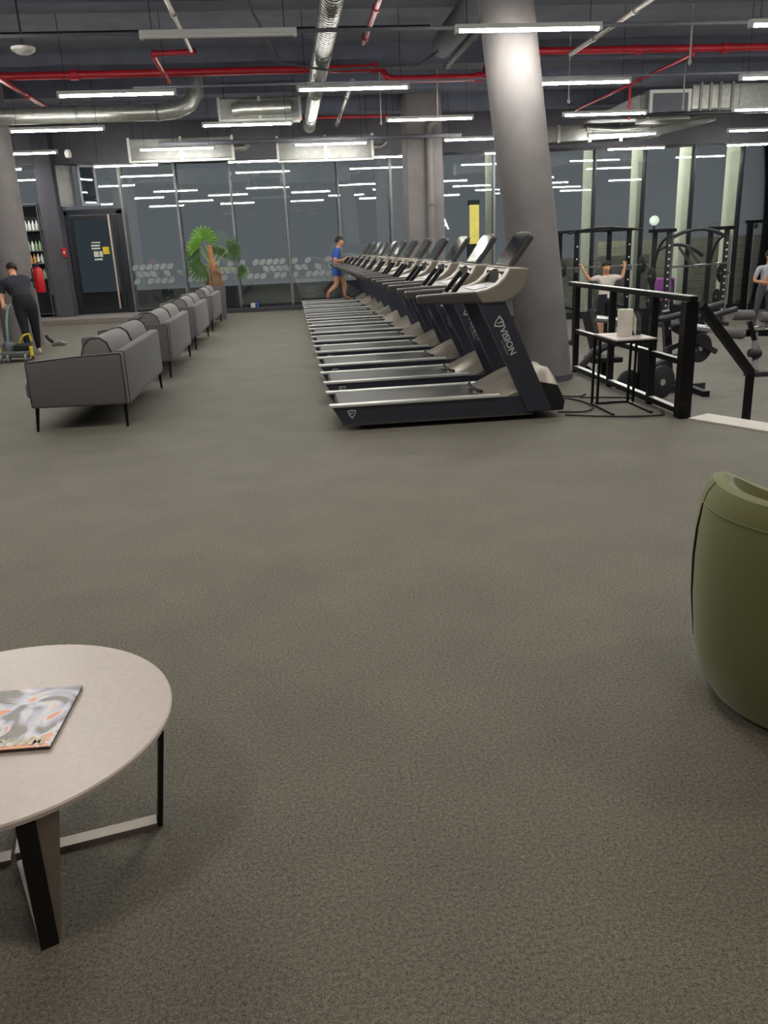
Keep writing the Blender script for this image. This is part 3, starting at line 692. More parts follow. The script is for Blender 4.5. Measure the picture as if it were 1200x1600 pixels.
# ------------------------------------------------------------------ sofas
def make_sofa():
    s = bpy.data.objects.new('sofa', None); C.objects.link(s)      # x: 0 at outer back, -0.9 front; y 0..2.3
    Ls = 2.32
    for ya in (0, Ls - .09):
        ar = obj('arm', prism(B(), [(-.90, .225), (0, .215), (.0, .70), (-.04, .705), (-.86, .665), (-.90, .65)], 'y', ya, ya + .09), 'grey_fabric', s, bevel=.022, segs=3, smooth=True)
        yo = ya if ya == 0 else ya + .09
        obj('piping', tube(B(), [(-.885, yo, .24), (-.885, yo, .655), (-.45, yo, .686), (-.012, yo, .70), (-.012, yo, .225)], .004, 5), 'dark_piping', ar)
    bk = obj('backrest', prism(B(), [(-.09, .215), (.01, .215), (.012, .70), (.0, .715), (-.08, .715), (-.09, .70)], 'y', .092, Ls - .092), 'grey_fabric', s, bevel=.018, segs=3, smooth=True)
    obj('piping', tube(B(), [(.008, .1, .24), (.008, Ls - .1, .24)], .004, 5), 'dark_piping', bk)
    obj('seat_base', box(B(), -.88, -.08, .09, Ls - .09, .21, .30), 'grey_fabric', s, bevel=.02)
    for k in range(2):
        y0 = .095 + k * (Ls - .19) / 2; y1 = y0 + (Ls - .19) / 2 - .01
        obj('seat_cushion', box(B(), -.96, -.30, y0, y1, .30, .47), 'grey_fabric', s, bevel=.045, segs=3, smooth=True)
        pr = [(-.10, .44), (-.11, .70), (-.145, .80), (-.21, .845), (-.30, .835), (-.365, .77), (-.40, .66), (-.42, .46)]
        bc = obj('back_cushion', prism(B(), pr, 'y', y0 + .01, y1 - .01), 'cushion_fabric', s, bevel=.03, segs=3, smooth=True)
        for ye in (y0 + .012, y1 - .012):
            obj('piping', tube(B(), [(x, ye, z) for x, z in pr[1:]], .006, 5), 'dark_piping', bc)
    for x, y in ((-.86, .06), (-.04, .06), (-.86, Ls - .06), (-.04, Ls - .06)):
        dx, dy = (-.02 if x < -.4 else .0), (-.03 if y < 1 else .03)
        obj('leg', tube(B(), [(x, y, .22), (x + dx, y + dy, 0)], [.02, .013], 8), 'black_metal', s, smooth=True)
    return s
sf = make_sofa()
for i, (y, lb) in enumerate(((8.0, 'nearest grey fabric sofa of the row, its whole side in view'), (11.12, 'second grey fabric sofa from the camera'), (14.3, 'third grey fabric sofa, second from the potted palm'), (17.6, 'farthest grey fabric sofa, next to the potted palm'))):
    o = sf if i == 0 else copy_tree(sf)
    o.location = (-1.62, y, 0)
    tag(o, lb, 'sofa', 'grey sofas in a row')

# ------------------------------------------------------------------ potted palm
pt = thing('potted_palm', 'fan palm in a tall grey planter at the end of the sofas', 'plant', (-1.80, 20.75, 0))
pb = B()
for (h0, h1, w0, w1) in ((0, .78, .20, .235),):
    quadbox(pb, [(-w0, -w0, h0), (w0, -w0, h0), (w0, w0, h0), (-w0, w0, h0), (-w1, -w1, h1), (w1, -w1, h1), (w1, w1, h1), (-w1, w1, h1)])
pl = obj('planter', pb, 'planter_grey', pt, bevel=.01)
obj('soil', box(B(), -.21, .21, -.21, .21, .74, .785), 'trunk_fibre', pl)
tk = obj('trunk', lathe(B(), [(0, 0), (.20, .0), (.22, .10), (.18, .22), (.10, .32), (.06, .40), (0, .42)], 14, (0, 0, .76)), 'trunk_fibre', pt, smooth=True)
obj('spear', tube(B(), [(.01, -.02, 1.1), (-.01, -.02, 1.45), (-.03, -.02, 1.72)], [.07, .06, .05], 10), 'trunk_orange', tk, smooth=True)
random.seed(5)
for i in range(26):
    a = random.uniform(0, 6.283); r = random.uniform(.1, .2)
    p0 = Vector((.08 * math.cos(a), .08 * math.sin(a), random.uniform(1.1, 1.3))); p1 = Vector((r * 1.1 * math.cos(a), r * 1.1 * math.sin(a), random.uniform(.82, .98)))
    obj('fibre', tube(B(), [p0, (p0 + p1) / 2 + Vector((.05 * math.cos(a), .05 * math.sin(a), .05)), p1], .010, 4), 'trunk_orange' if i % 3 == 0 else 'trunk_fibre', tk)
def fan(tip_dir, base, R_, nseg, spread, material, droop):
    root = Vector((0, 0, 1.15)); base = Vector(base); d_ = Vector(tip_dir).normalized()
    ref = Vector((0, -1, 0.25)).normalized()
    sd = d_.cross(ref).normalized(); nrm_ = sd.cross(d_).normalized()
    bm = B()
    for i in range(nseg):
        a0 = -spread + 2 * spread * i / nseg; a1 = -spread + 2 * spread * (i + 1) / nseg; am = (a0 + a1) / 2
        def pt_(a, r, lift): 
            q = base + (d_ * math.cos(a) + sd * math.sin(a)) * r + nrm_ * lift
            return q - Vector((0, 0, 1)) * droop * (r / R_) ** 2
        rr = R_ * (.82 + .18 * math.cos(am)) 
        v0 = bm.verts.new(base); 
        e0 = bm.verts.new(pt_(a0, rr * .62, 0)); e1 = bm.verts.new(pt_(a1, rr * .62, 0)); mid = bm.verts.new(pt_(am, rr * .62, .03))
        q0 = bm.verts.new(pt_(a0 * .6 + am * .4, rr * .86, 0)); q1 = bm.verts.new(pt_(a1 * .6 + am * .4, rr * .86, 0)); tip = bm.verts.new(pt_(am, rr, -.01))
        bm.faces.new([v0, e0, mid]); bm.faces.new([v0, mid, e1]); bm.faces.new([e0, q0, tip, mid]); bm.faces.new([mid, tip, q1, e1])
    lf_ = obj('leaf', bm, material, pt)
    so = lf_.modifiers.new('thickness', 'SOLIDIFY'); so.thickness = .004
    obj('petiole', tube(B(), [root, root.lerp(base, .5) + Vector((0, 0, .04)), base], [.018, .013, .010], 6), 'petiole', lf_)
fan((.05, -.2, 1), (-.14, -.06, 1.84), .40, 14, 2.0, 'leaf_bright', .06)
fan((.9, -.1, .2), (.40, -.02, 1.60), .36, 13, 1.6, 'leaf_dark', .05)
fan((-1, -.1, -.05), (-.26, -.05, 1.60), .40, 12, 1.5, 'leaf_dark', .12)
fan((-.7, -.2, .6), (-.24, -.1, 1.70), .36, 12, 1.3, 'leaf_bright', .10)
fan((-.8, -.3, -.5), (-.20, -.12, 1.30), .42, 12, 1.5, 'leaf_dark', .10)
fan((.9, -.2, -.3), (.58, -.05, 1.15), .26, 10, 1.3, 'leaf_dark', .06)
fan((.3, .5, .7), (.10, .16, 1.50), .36, 12, 1.5, 'leaf_dark', .06)

sg = thing('small_gadget', 'tiny white and blue gadget on the window ledge right of the palm', 'gadget', (-1.02, 22.75, .10))
obj('case', box(B(), -.06, .06, -.04, .04, 0, .12), 'white_plastic', sg, bevel=.01)
obj('blue_light', box(B(), .09, .15, -.03, .03, 0, .14), 'shirt_blue', sg, bevel=.01)
obj('plate', box(B(), -.08, .17, -.05, .05, -.0, .008), 'black_matte', sg)
# ------------------------------------------------------------------ coffee table, magazine, armchair
ct = thing('coffee_table', 'round pale-topped coffee table with black metal legs', 'table', (-.85, 1.97, 0))
tb = lathe(B(), [(0, .402), (.44, .402), (.45, .407), (.45, .417), (.446, .421), (0, .421)], 72)
obj('tabletop', tb, 'table_laminate', ct, smooth=True)
obj('underside', lathe(B(), [(0, .385), (.40, .385), (.436, .401), (0, .401)], 48), 'table_black', ct, smooth=True)
for k, a in enumerate((13, -64.5, 103, 193)):
    a = math.radians(a); dr = Vector((math.cos(a), math.sin(a), 0)); tg = Vector((-dr.y, dr.x, 0))
    R0, R1, wt = .375, .425, .021
    def q(t_, r_, z_): return dr * r_ + tg * t_ + Vector((0, 0, z_))
    lg = quadbox_leg = B()
    quadbox(lg, [q(-wt, R0 - .014, 0), q(wt, R0 - .014, 0), q(wt, R0, 0), q(-wt, R0, 0), q(-wt, R1 - .014, .386), q(wt, R1 - .014, .386), q(wt, R1, .386), q(-wt, R1, .386)])
    lgo = obj('leg', lg, 'table_black', ct)
    g1 = Vector((.046, .03, 0)); th = Vector((-.004, .006, 0)); e0, e1 = q(wt, R0 - .007, .005), q(wt, R1 - .012, .386)
    if k == 1:
        wb = B(); quadbox(wb, [e0, e0 + g1 * .12, e0 + g1 * .12 + th, e0 + th, e1, e1 + g1, e1 + g1 + th, e1 + th])
        obj('gusset', wb, 'table_pale_metal', lgo)
    ri = 0 if k % 2 == 0 else .03
    fb_ = B(); quadbox(fb_, [q(-wt, ri, .0), q(wt, ri, .0), q(wt, R0 - .0145, .0), q(-wt, R0 - .0145, .0), q(-wt, ri, .014), q(wt, ri, .014), q(wt, R0 - .0145, .014), q(-wt, R0 - .0145, .014)])
    obj('floor_bar', fb_, 'table_pale_metal', ct)  # pale tone paints in the light reflected off the flat bar

mg = thing('magazine', 'colourful closed magazine lying on the round coffee table', 'magazine', (-.78, 1.975, .4212))
mg.rotation_euler = (0, 0, math.radians(-2))
mw, mh = .115, .147
obj('pages', box(B(), -mw, mw - .002, -mh, mh, 0, .009), 'magazine_pages', mg)
cv = obj('cover', box(B(), -mw, mw, -mh - .001, mh + .001, .009, .0105), 'magazine_cover', mg)
random.seed(3)
tx = text_mesh('XYWM', .046, .0004, .0016); tx.materials.append(MATS['magazine_letter'])
inst('title_lettering', tx, cv, (-.05, -mh + .012, .0112))

ac = thing('armchair', 'olive green upholstered tub armchair cut by the right frame edge', 'armchair', (1.74, 2.36, 0))
face = math.radians(25)
sec = [(.36, .02), (.405, .09), (.437, .22), (.452, .38), (.455, .52), (.450, .62), (.440, .70), (.428, .742), (.405, .776), (.372, .782), (.342, .765), (.322, .70), (.312, .60), (.308, .40), (.308, .02)]
arows = []; n_ = 48
half = math.radians(50)
def arm_drop(a):
    d_ = abs(((a - face - math.pi + math.pi) % (2 * math.pi)) - math.pi)      # angle away from the middle of the back
    t = max(0, min(1, (d_ - math.radians(52)) / math.radians(78))); return t * t * (3 - 2 * t)
for i in range(n_ + 1):
    a = face + half + (2 * math.pi - 2 * half) * i / n_
    arows.append([(r * math.cos(a), r * math.sin(a), z - .15 * arm_drop(a) * max(0, (z - .45) / .32)) for r, z in sec])
bm = B(); V = grid_surface(bm, arows, True)
bm.faces.new(V[0]); bm.faces.new(V[-1][::-1])
sh_ = obj('shell', bm, 'green_upholstery', ac, smooth=True)
sa = math.radians(164)
spts = []
for (r0, z0), (r1, z1) in zip(sec[2:8], sec[3:9]):
    for t in (0, .33, .66): spts.append((r0 + (r1 - r0) * t, z0 + (z1 - z0) * t))
spts = [p for p in spts if p[1] < .735]
wid = [.0015 + .0045 * math.sin(math.pi * i / (len(spts) - 1)) for i in range(len(spts))]
obj('seam', tube(B(), [(r * math.cos(sa), r * math.sin(sa), z) for r, z in spts], wid, 5), 'green_dark_seam', sh_)
a0, a1 = sa, face + 2 * math.pi - half
obj('rim_seam', tube(B(), [(.4385 * math.cos(a0 + (a1 - a0) * i / 40), .4385 * math.sin(a0 + (a1 - a0) * i / 40), .708 - .12 * arm_drop(a0 + (a1 - a0) * i / 40)) for i in range(41)], .003, 5), 'green_upholstery', sh_)
obj('corner_seam', tube(B(), [(r * math.cos(sa), r * math.sin(sa), z + .001) for r, z in sec[6:9]], .0025, 5), 'green_upholstery', sh_)
obj('seat_cushion', lathe(B(), [(0, .30), (.302, .30), (.305, .33), (.305, .41), (.26, .44), (0, .45)], 36), 'green_upholstery', ac, smooth=True)
obj('base', lathe(B(), [(0, 0), (.33, 0), (.335, .03), (0, .03)], 36), 'black_matte', ac)

# ------------------------------------------------------------------ railing
rl = thing('railing', 'black metal railing with light-catching rails beside the leaning column', 'railing', (3.36, 0, 0))
for i, (y, wdt) in enumerate(((6.83, .11), (7.52, .06), (8.56, .06), (9.68, .06))):
    obj('post', box(B(), -wdt / 2, wdt / 2, y - wdt / 2, y + wdt / 2, 0, 1.0), 'black_metal', rl, bevel=.004)
obj('top_rail', box(B(), -.035, .035, 6.76, 9.9, 1.0, 1.045), 'black_metal', rl, bevel=.004)
obj('top_rail_cap', box(B(), -.03, .03, 6.77, 9.9, 1.045, 1.05), 'rail_silver', rl)
for a, b_ in ((6.89, 7.49), (7.55, 8.53), (8.59, 9.65)):
    obj('middle_rail', box(B(), -.025, .025, a, b_, .46, .505), 'black_metal', rl)
    obj('middle_rail_cap', box(B(), -.022, .022, a, b_, .505, .51), 'rail_silver', rl)
    obj('bottom_rail', box(B(), -.03, .03, a, b_, .03, .075), 'black_metal', rl)
    obj('bottom_rail_cap', box(B(), -.028, .028, a, b_, .075, .08), 'rail_silver', rl)
hr = thing('stair_handrail', 'black sloping stair handrail running down from the railing corner', 'handrail', (3.40, 6.84, 0))
obj('rail', bar(B(), (.06, .0, .965), (.80, .40, .29), .06, .075), 'black_metal', hr, bevel=.004)
obj('post', bar(B(), (.80, .40, .31), (.80, .40, LOW), .06, .06), 'black_metal', hr, bevel=.004)
# side table and things on it
st = thing('side_table', 'small black metal side table in front of the railing', 'table', (3.015, 7.36, 0))
obj('tabletop', box(B(), -.185, .185, -.28, .28, .665, .68), 'table_laminate', st, bevel=.003)
obj('top_frame', box(B(), -.19, .19, -.285, .285, .645, .665), 'black_metal', st)
for x in (-.18, .18):
    obj('runner', bar(B(), (x, -.27, .01), (x, .29, .01), .02, .02), 'black_metal', st)
    obj('leg', bar(B(), (x, .29, 0), (x, .27, .65), .02, .02, (1, 0, 0)), 'black_metal', st)
    obj('leg', bar(B(), (x + .045, .27, .012), (x + .045, .25, .65), .02, .02, (1, 0, 0)), 'black_metal', st)
obj('rear_bar', bar(B(), (-.17, .29, .01), (.17, .29, .01), .02, .02), 'black_metal', st)
pr_ = thing('paper_roll', 'white paper towel roll standing on the side table', 'paper roll', (3.0, 7.33, .68))
obj('roll', lathe(B(), [(.025, .24), (.066, .24), (.068, .235), (.068, .005), (.066, 0), (.025, 0)], 24), 'paper_white', pr_, smooth=True)
bm = B(); grid_surface(bm, [[(.066 + .012 * t, -.02 - .02 * t + .01 * math.sin(6 * t), z - .04 * t) for t in (0, .5, 1, 1.6)] for z in (.22, .14, .06)])
o = obj('loose_sheet', bm, 'paper_white', pr_); o.modifiers.new('thickness', 'SOLIDIFY').thickness = .001
bo = thing('spray_bottle', 'dark grey bottle beside the paper roll on the side table', 'bottle', (3.135, 7.40, .68))
obj('body', lathe(B(), [(0, 0), (.045, 0), (.048, .01), (.046, .08), (.038, .16), (.024, .19), (.024, .21), (0, .21)], 18), 'bottle_grey', bo, smooth=True)
obj('label_band', lathe(B(), [(.0485, .04), (.049, .06), (.0485, .075)], 18), 'machine_grey', bo, smooth=True)
obj('nozzle', prism(B(), [(-.06, .215), (.02, .208), (.025, .24), (-.05, .245)], 'y', -.012, .012), 'black_matte', bo)
# cables on the floor
for lab, pts in (('black power cable curving between nearest treadmill and leaning column', [(2.40, 7.35, .012), (2.65, 7.3, .012), (2.8, 7.55, .012), (2.72, 7.95, .012), (2.45, 8.2, .012)]),
                 ('black power cable running to the foot of the railing', [(2.42, 7.2, .012), (2.7, 7.05, .012), (3.0, 6.95, .012), (3.24, 6.95, .012), (3.30, 7.12, .012)]),
                 ('short black cable loop behind the side table', [(2.5, 8.3, .012), (2.8, 8.05, .012), (2.95, 8.15, .012), (2.85, 8.0, .012), (3.1, 7.9, .012), (3.3, 7.8, .012)])):
    v = []
    for i in range(len(pts) - 1):
        p0, p1, p2, p3 = [Vector(pts[max(0, min(len(pts) - 1, i + k_))]) for k_ in (-1, 0, 1, 2)]
        for j in range(6):
            t = j / 6; v.append(.5 * ((2 * p1) + (p2 - p0) * t + (2 * p0 - 5 * p1 + 4 * p2 - p3) * t * t + (3 * p1 - p0 - 3 * p2 + p3) * t ** 3))
    v.append(Vector(pts[-1]))
    tag(obj('power_cable', tube(B(), v, .008, 6), 'black_matte', smooth=True), lab, 'cable', 'floor cables')

# ------------------------------------------------------------------ people
def make_person(name, label, J, mats, sleeve=.65, leg_cut=1.0, face_dir=(0, -1, 0), hair_long=False, size=1.0, group=None, bulk=1.0):
    """J: joint name -> world position; one continuous skinned body, materials by region"""
    root = thing(name, label, 'person', (0, 0, 0), 0, group)
    V, E_, R_, idx = [], [], [], {}
    def add(k, p, r, par=None):
        idx[k] = len(V); V.append(Vector(p)); R_.append(r if isinstance(r, tuple) else (r, r))
        if par is not None: E_.append((idx[par], idx[k]))
    J = {k: Vector(v) for k, v in J.items()}
    s = size
    add('pelvis', J['pelvis'], (.135 * s, .10 * s))
    add('waist', J['pelvis'].lerp(J['chest'], .5), (.125 * s, .09 * s), 'pelvis')
    add('chest', J['chest'], (.15 * s, .105 * s), 'waist')
    add('collar', J['chest'].lerp(J['neck'], .75), (.085 * s, .07 * s), 'chest')
    add('neck', J['neck'], .052 * s, 'collar')
    hd = (J['head'] - J['neck']).normalized(); fd = Vector(face_dir); fd = (fd - hd * fd.dot(hd)).normalized()
    add('jaw', J['head'] - hd * .055 * s + fd * .025 * s, (.080 * s, .084 * s), 'neck')
    add('face', J['head'] + hd * .015 * s + fd * .008 * s, (.096 * s, .104 * s), 'jaw')
    add('crown', J['head'] + hd * .075 * s, (.078 * s, .088 * s), 'face')
    add('nose', J['head'] - hd * .012 * s + fd * .112 * s, .011 * s, 'face')
    for S in 'LR':
        add('sh' + S, J['sh' + S], .062 * s, 'chest')
        add('up' + S, J['sh' + S].lerp(J['el' + S], .55), .050 * s, 'sh' + S)
        add('el' + S, J['el' + S], .039 * s, 'up' + S)
        add('fo' + S, J['el' + S].lerp(J['wr' + S], .35), .038 * s, 'el' + S)
        add('wr' + S, J['wr' + S], .026 * s, 'fo' + S)
        d_ = (J['ha' + S] - J['wr' + S]).normalized()
        sd = d_.cross(Vector((0, 0, 1)))
        sd = sd.normalized() if sd.length > .1 else Vector((1, 0, 0))
        nr = sd.cross(d_).normalized()
        add('pa' + S, J['wr' + S] + d_ * .05 * s, (.036 * s, .018 * s), 'wr' + S)
        add('kn0' + S, J['wr' + S] + d_ * .085 * s, (.034 * s, .015 * s), 'pa' + S)
        for f, (o_, l_) in enumerate(((-.031, .062), (-.011, .075), (.010, .070), (.030, .055))):
            b0 = J['wr' + S] + d_ * .098 * s + sd * o_ * s
            add('f%da' % f + S, b0, .0095 * s, 'kn0' + S)
            add('f%db' % f + S, b0 + (d_ * .75 - nr * .5) * l_ * .55 * s, .009 * s, 'f%da' % f + S)
            add('f%dc' % f + S, b0 + (d_ * .9 - nr * 1.1) * l_ * .75 * s, .0075 * s, 'f%db' % f + S)
        tb_ = J['wr' + S] + d_ * .045 * s - sd * .045 * s
        add('t0' + S, tb_, .011 * s, 'pa' + S); add('t1' + S, tb_ + (d_ * .7 - sd * .5 - nr * .4) * .05 * s, .0085 * s, 't0' + S)
        add('hip' + S, J['hip' + S], .098 * s, 'pelvis')
        add('th' + S, J['hip' + S].lerp(J['kn' + S], .5), .078 * s, 'hip' + S)
        add('kn' + S, J['kn' + S], .056 * s, 'th' + S)
        add('ca' + S, J['kn' + S].lerp(J['an' + S], .35), .055 * s, 'kn' + S)
        add('an' + S, J['an' + S], .036 * s, 'ca' + S)
        add('he' + S, J['an' + S].lerp(J['to' + S], .25) - Vector((0, 0, .03 * s)), .036 * s, 'an' + S)
        add('to' + S, J['to' + S], (.036 * s, .026 * s), 'he' + S)
    bulky = ('pelvis', 'waist', 'chest', 'shL', 'shR', 'upL', 'upR', 'hipL', 'hipR', 'thL', 'thR', 'knL', 'knR', 'caL', 'caR', 'foL', 'foR', 'elL', 'elR')
    for k in bulky: R_[idx[k]] = (R_[idx[k]][0] * bulk, R_[idx[k]][1] * bulk)
    me = bpy.data.meshes.new('body'); me.from_pydata([tuple(v) for v in V], E_, [])
    ob = bpy.data.objects.new('body_tmp', me); C.objects.link(ob)
    sk = ob.modifiers.new('skin', 'SKIN'); sk.use_smooth_shade = True
    for i, d_ in enumerate(me.skin_vertices[0].data):
        d_.radius = R_[i]; d_.use_root = (i == 0)
    ss = ob.modifiers.new('sub', 'SUBSURF'); ss.levels = 1; ss.render_levels = 1
    dg = bpy.context.evaluated_depsgraph_get()
    m2 = bpy.data.meshes.new_from_object(ob.evaluated_get(dg)); m2.name = 'body'
    bpy.data.objects.remove(ob)
    m2.materials.clear()
    for k in ('shirt', 'trousers', 'skin', 'shoe'): m2.materials.append(MATS[mats[k]])
    segs = []
    def seg(a, b_, lab): segs.append((a, b_, lab))
    seg(J['pelvis'].lerp(J['chest'], .12), J['chest'], 0); seg(J['chest'], J['chest'].lerp(J['neck'], .5), 0)
    seg(J['neck'], J['head'] + hd * .1, 2)
    for S in 'LR':
        se = J['sh' + S].lerp(J['el' + S], sleeve)
        seg(J['chest'], J['sh' + S], 0); seg(J['sh' + S], se, 0); seg(se + (J['el' + S] - se) * .08, J['el' + S], 2); seg(J['el' + S], J['wr' + S], 2); seg(J['wr' + S], J['wr' + S] + (J['ha' + S] - J['wr' + S]).normalized() * .2, 2)
        seg(J['pelvis'], J['hip' + S], 1)
        if leg_cut >= 1:
            seg(J['hip' + S], J['kn' + S], 1); seg(J['kn' + S], J['kn' + S].lerp(J['an' + S], .9), 1)
        else:
            c_ = J['hip' + S].lerp(J['kn' + S], leg_cut)
            seg(J['hip' + S], c_, 1); seg(c_ + (J['kn' + S] - c_) * .1, J['kn' + S], 2); seg(J['kn' + S], J['kn' + S].lerp(J['an' + S], .85), 2)
        seg(J['an' + S] - Vector((0, 0, .02)), J['to' + S], 3)
    def dist(p, a, b_):
        ab = b_ - a; t = max(0, min(1, (p - a).dot(ab) / max(ab.length_squared, 1e-9))); return (p - a - ab * t).length
    for p in m2.polygons:
        c_ = p.center; p.material_index = min(segs, key=lambda q: dist(c_, q[0], q[1]))[2]; p.use_smooth = True
    bo_ = bpy.data.objects.new('body', m2); C.objects.link(bo_); bo_.parent = root
    # hair: a cap over crown and back of the head
    sdv = hd.cross(fd)
    hb = B(); rws = []
    for i in range(9):
        th = math.pi * .62 * i / 8
        row = []
        for j in range(16):
            ph = 2 * math.pi * j / 16
            cfd = math.cos(ph)
            lim = th * (.62 if cfd > .2 else 1.0 if cfd > -.2 else 1.12)
            rad = .094 * s
            q_ = hd * math.cos(lim) * rad * 1.18 + (fd * cfd * 1.12 + sdv * math.sin(ph) * .98) * math.sin(lim) * rad
            row.append(J['head'] + hd * .028 * s - fd * .010 * s + q_)
        rws.append(row)
    grid_surface(hb, rws[1:], True); hb.faces.new(list(hb.verts)[:16])
    if hair_long: 
        lathe(hb, [(0, -.05 * s), (.035 * s, -.03 * s), (.045 * s, 0), (.03 * s, .035 * s), (0, .045 * s)], 10, tuple(J['head'] - fd * .105 * s + hd * .02 * s))
    ho = obj('hair', hb, mats.get('hair', 'hair_dark'), root, smooth=True)
    ho.modifiers.new('thickness', 'SOLIDIFY').thickness = .006
    for e in (-1, 1):
        obj('eye', lathe(B(), [(0, -.011 * s), (.010 * s, 0), (0, .011 * s)], 8, tuple(J['head'] + hd * .012 * s + fd * .088 * s + sdv * e * .03 * s)), 'eye_dark', root)
        obj('ear', lathe(B(), [(0, -.03 * s), (.013 * s, -.012 * s), (.015 * s, .012 * s), (0, .03 * s)], 8, tuple(J['head'] + sdv * e * .080 * s)), mats['skin'], root, smooth=True)
    return root

# cleaner, bending to the left with the back towards the camera
make_person('person', 'person in black t-shirt and trousers bending over a floor cleaner', dict(
    pelvis=(-4.50, 14.95, .92), chest=(-4.62, 15.08, 1.20), neck=(-4.68, 15.16, 1.335), head=(-4.715, 15.24, 1.415),
    shL=(-4.84, 15.02, 1.20), shR=(-4.48, 15.18, 1.24), elL=(-4.87, 14.94, .97), elR=(-4.58, 15.40, 1.04), wrL=(-4.80, 14.76, .87), wrR=(-4.70, 15.2, .88),
    haL=(-4.76, 14.66, .86), haR=(-4.74, 15.05, .86), hipL=(-4.60, 14.93, .85), hipR=(-4.41, 14.97, .85), knL=(-4.55, 14.86, .46), knR=(-4.42, 15.02, .46),
    anL=(-4.50, 14.72, .09), anR=(-4.44, 15.08, .09), toL=(-4.48, 14.56, .03), toR=(-4.38, 14.96, .03)),
    dict(shirt='shirt_black', trousers='trousers_black', skin='skin_tone', shoe='shoe_pale'), face_dir=(-.6, .7, -.3), sleeve=.8, bulk=1.3)
fc = thing('floor_cleaner', 'wheeled grey floor cleaner with yellow handles beside the sofas', 'cleaner', (-4.50, 14.1, 0))
obj('handle_tube', tube(B(), [(-.10, .42, .88), (-.14, .36, .84), (-.155, .22, .62), (-.15, .12, .38), (-.14, .05, .20)], .022, 10), 'hose_grey', fc, smooth=True)
obj('body', box(B(), -.22, .24, -.18, .20, .07, .17), 'machine_grey', fc, bevel=.03)
obj('motor', lathe(B(), [(0, .0), (.10, 0), (.10, .10), (.07, .15), (0, .15)], 16, (-.12, .04, .16)), 'machine_grey', fc, smooth=True)
obj('bucket', box(B(), -.02, .22, -.10, .14, .17, .27), 'black_matte', fc, bevel=.02)
obj('yellow_handle', tube(B(), [(-.0, .1, .2), (.06, .08, .34), (.12, .08, .40), (.2, .1, .42), (.22, .12, .3)], .018, 6), 'yellow_plastic', fc)
obj('yellow_clip', box(B(), -.27, -.225, -.14, -.06, .08, .24), 'yellow_plastic', fc, bevel=.01)
obj('yellow_clip', box(B(), .245, .285, -.16, -.08, .08, .24), 'yellow_plastic', fc, bevel=.01)
for x, y in ((-.2, -.2), (-.09, -.22), (.18, -.2), (-.2, .2), (.18, .2)):
    b_ = B(); disc(b_, (x, y, .065), (1, .2, 0), .065, .035, 16); obj('wheel', b_, 'galvanised_dull', fc, smooth=True)
fn = thing('floor_nozzle', 'dark and pale grey cleaning nozzle on the floor by the left column', 'nozzle', (-4.55, 16.35, 0))
obj('head', prism(B(), [(-.02, 0), (.24, 0), (.25, .04), (.16, .09), (.02, .06)], 'y', -.07, .07), 'galvanised_dull', fn, bevel=.015)
obj('neck', tube(B(), [(.02, 0, .06), (-.06, 0, .13), (-.10, 0, .20)], .03, 8), 'black_matte', fn, smooth=True)

# runner on the last treadmill
ry = TY0 + 11 * TSP
make_person('person', 'person in blue running on the farthest treadmill', dict(
    pelvis=(1.20, ry, 1.06), chest=(1.27, ry, 1.42), neck=(1.30, ry, 1.56), head=(1.33, ry, 1.68), shL=(1.25, ry + .18, 1.47), shR=(1.25, ry - .18, 1.47),
    elL=(1.10, ry + .26, 1.22), elR=(1.18, ry - .24, 1.20), wrL=(1.30, ry + .2, 1.16), wrR=(1.42, ry - .20, 1.24), haL=(1.38, ry + .18, 1.19), haR=(1.50, ry - .19, 1.30),
    hipL=(1.20, ry + .09, 1.0), hipR=(1.20, ry - .09, 1.0), knL=(1.42, ry + .09, .64), knR=(1.20, ry - .09, .62), anL=(1.40, ry + .09, .33), anR=(.96, ry - .09, .42),
    toL=(1.54, ry + .09, .268), toR=(.95, ry - .09, .29)),
    dict(shirt='shirt_blue', trousers='shirt_blue', skin='skin_tone', shoe='shoe_orange'), face_dir=(1, -.1, 0), leg_cut=.45, sleeve=.7, bulk=1.18)
tw = thing('towel', 'white towel hanging from the farthest treadmill handrail', 'towel', (1.50, ry - .43, 0))
bm = B(); grid_surface(bm, [[(x + .01 * math.sin(9 * x + 20 * z), y, z) for x, y, z in ((x, -.012, .80), (x, -.016, .95), (x, -.014, 1.10), (x, .0, 1.165), (x, .05, 1.17), (x, .11, 1.165), (x, .115, 1.0))] for x in (0, .05, .10, .15)])
o = obj('cloth', bm, 'paper_white', tw, smooth=True); o.modifiers.new('thickness', 'SOLIDIFY').thickness = .01

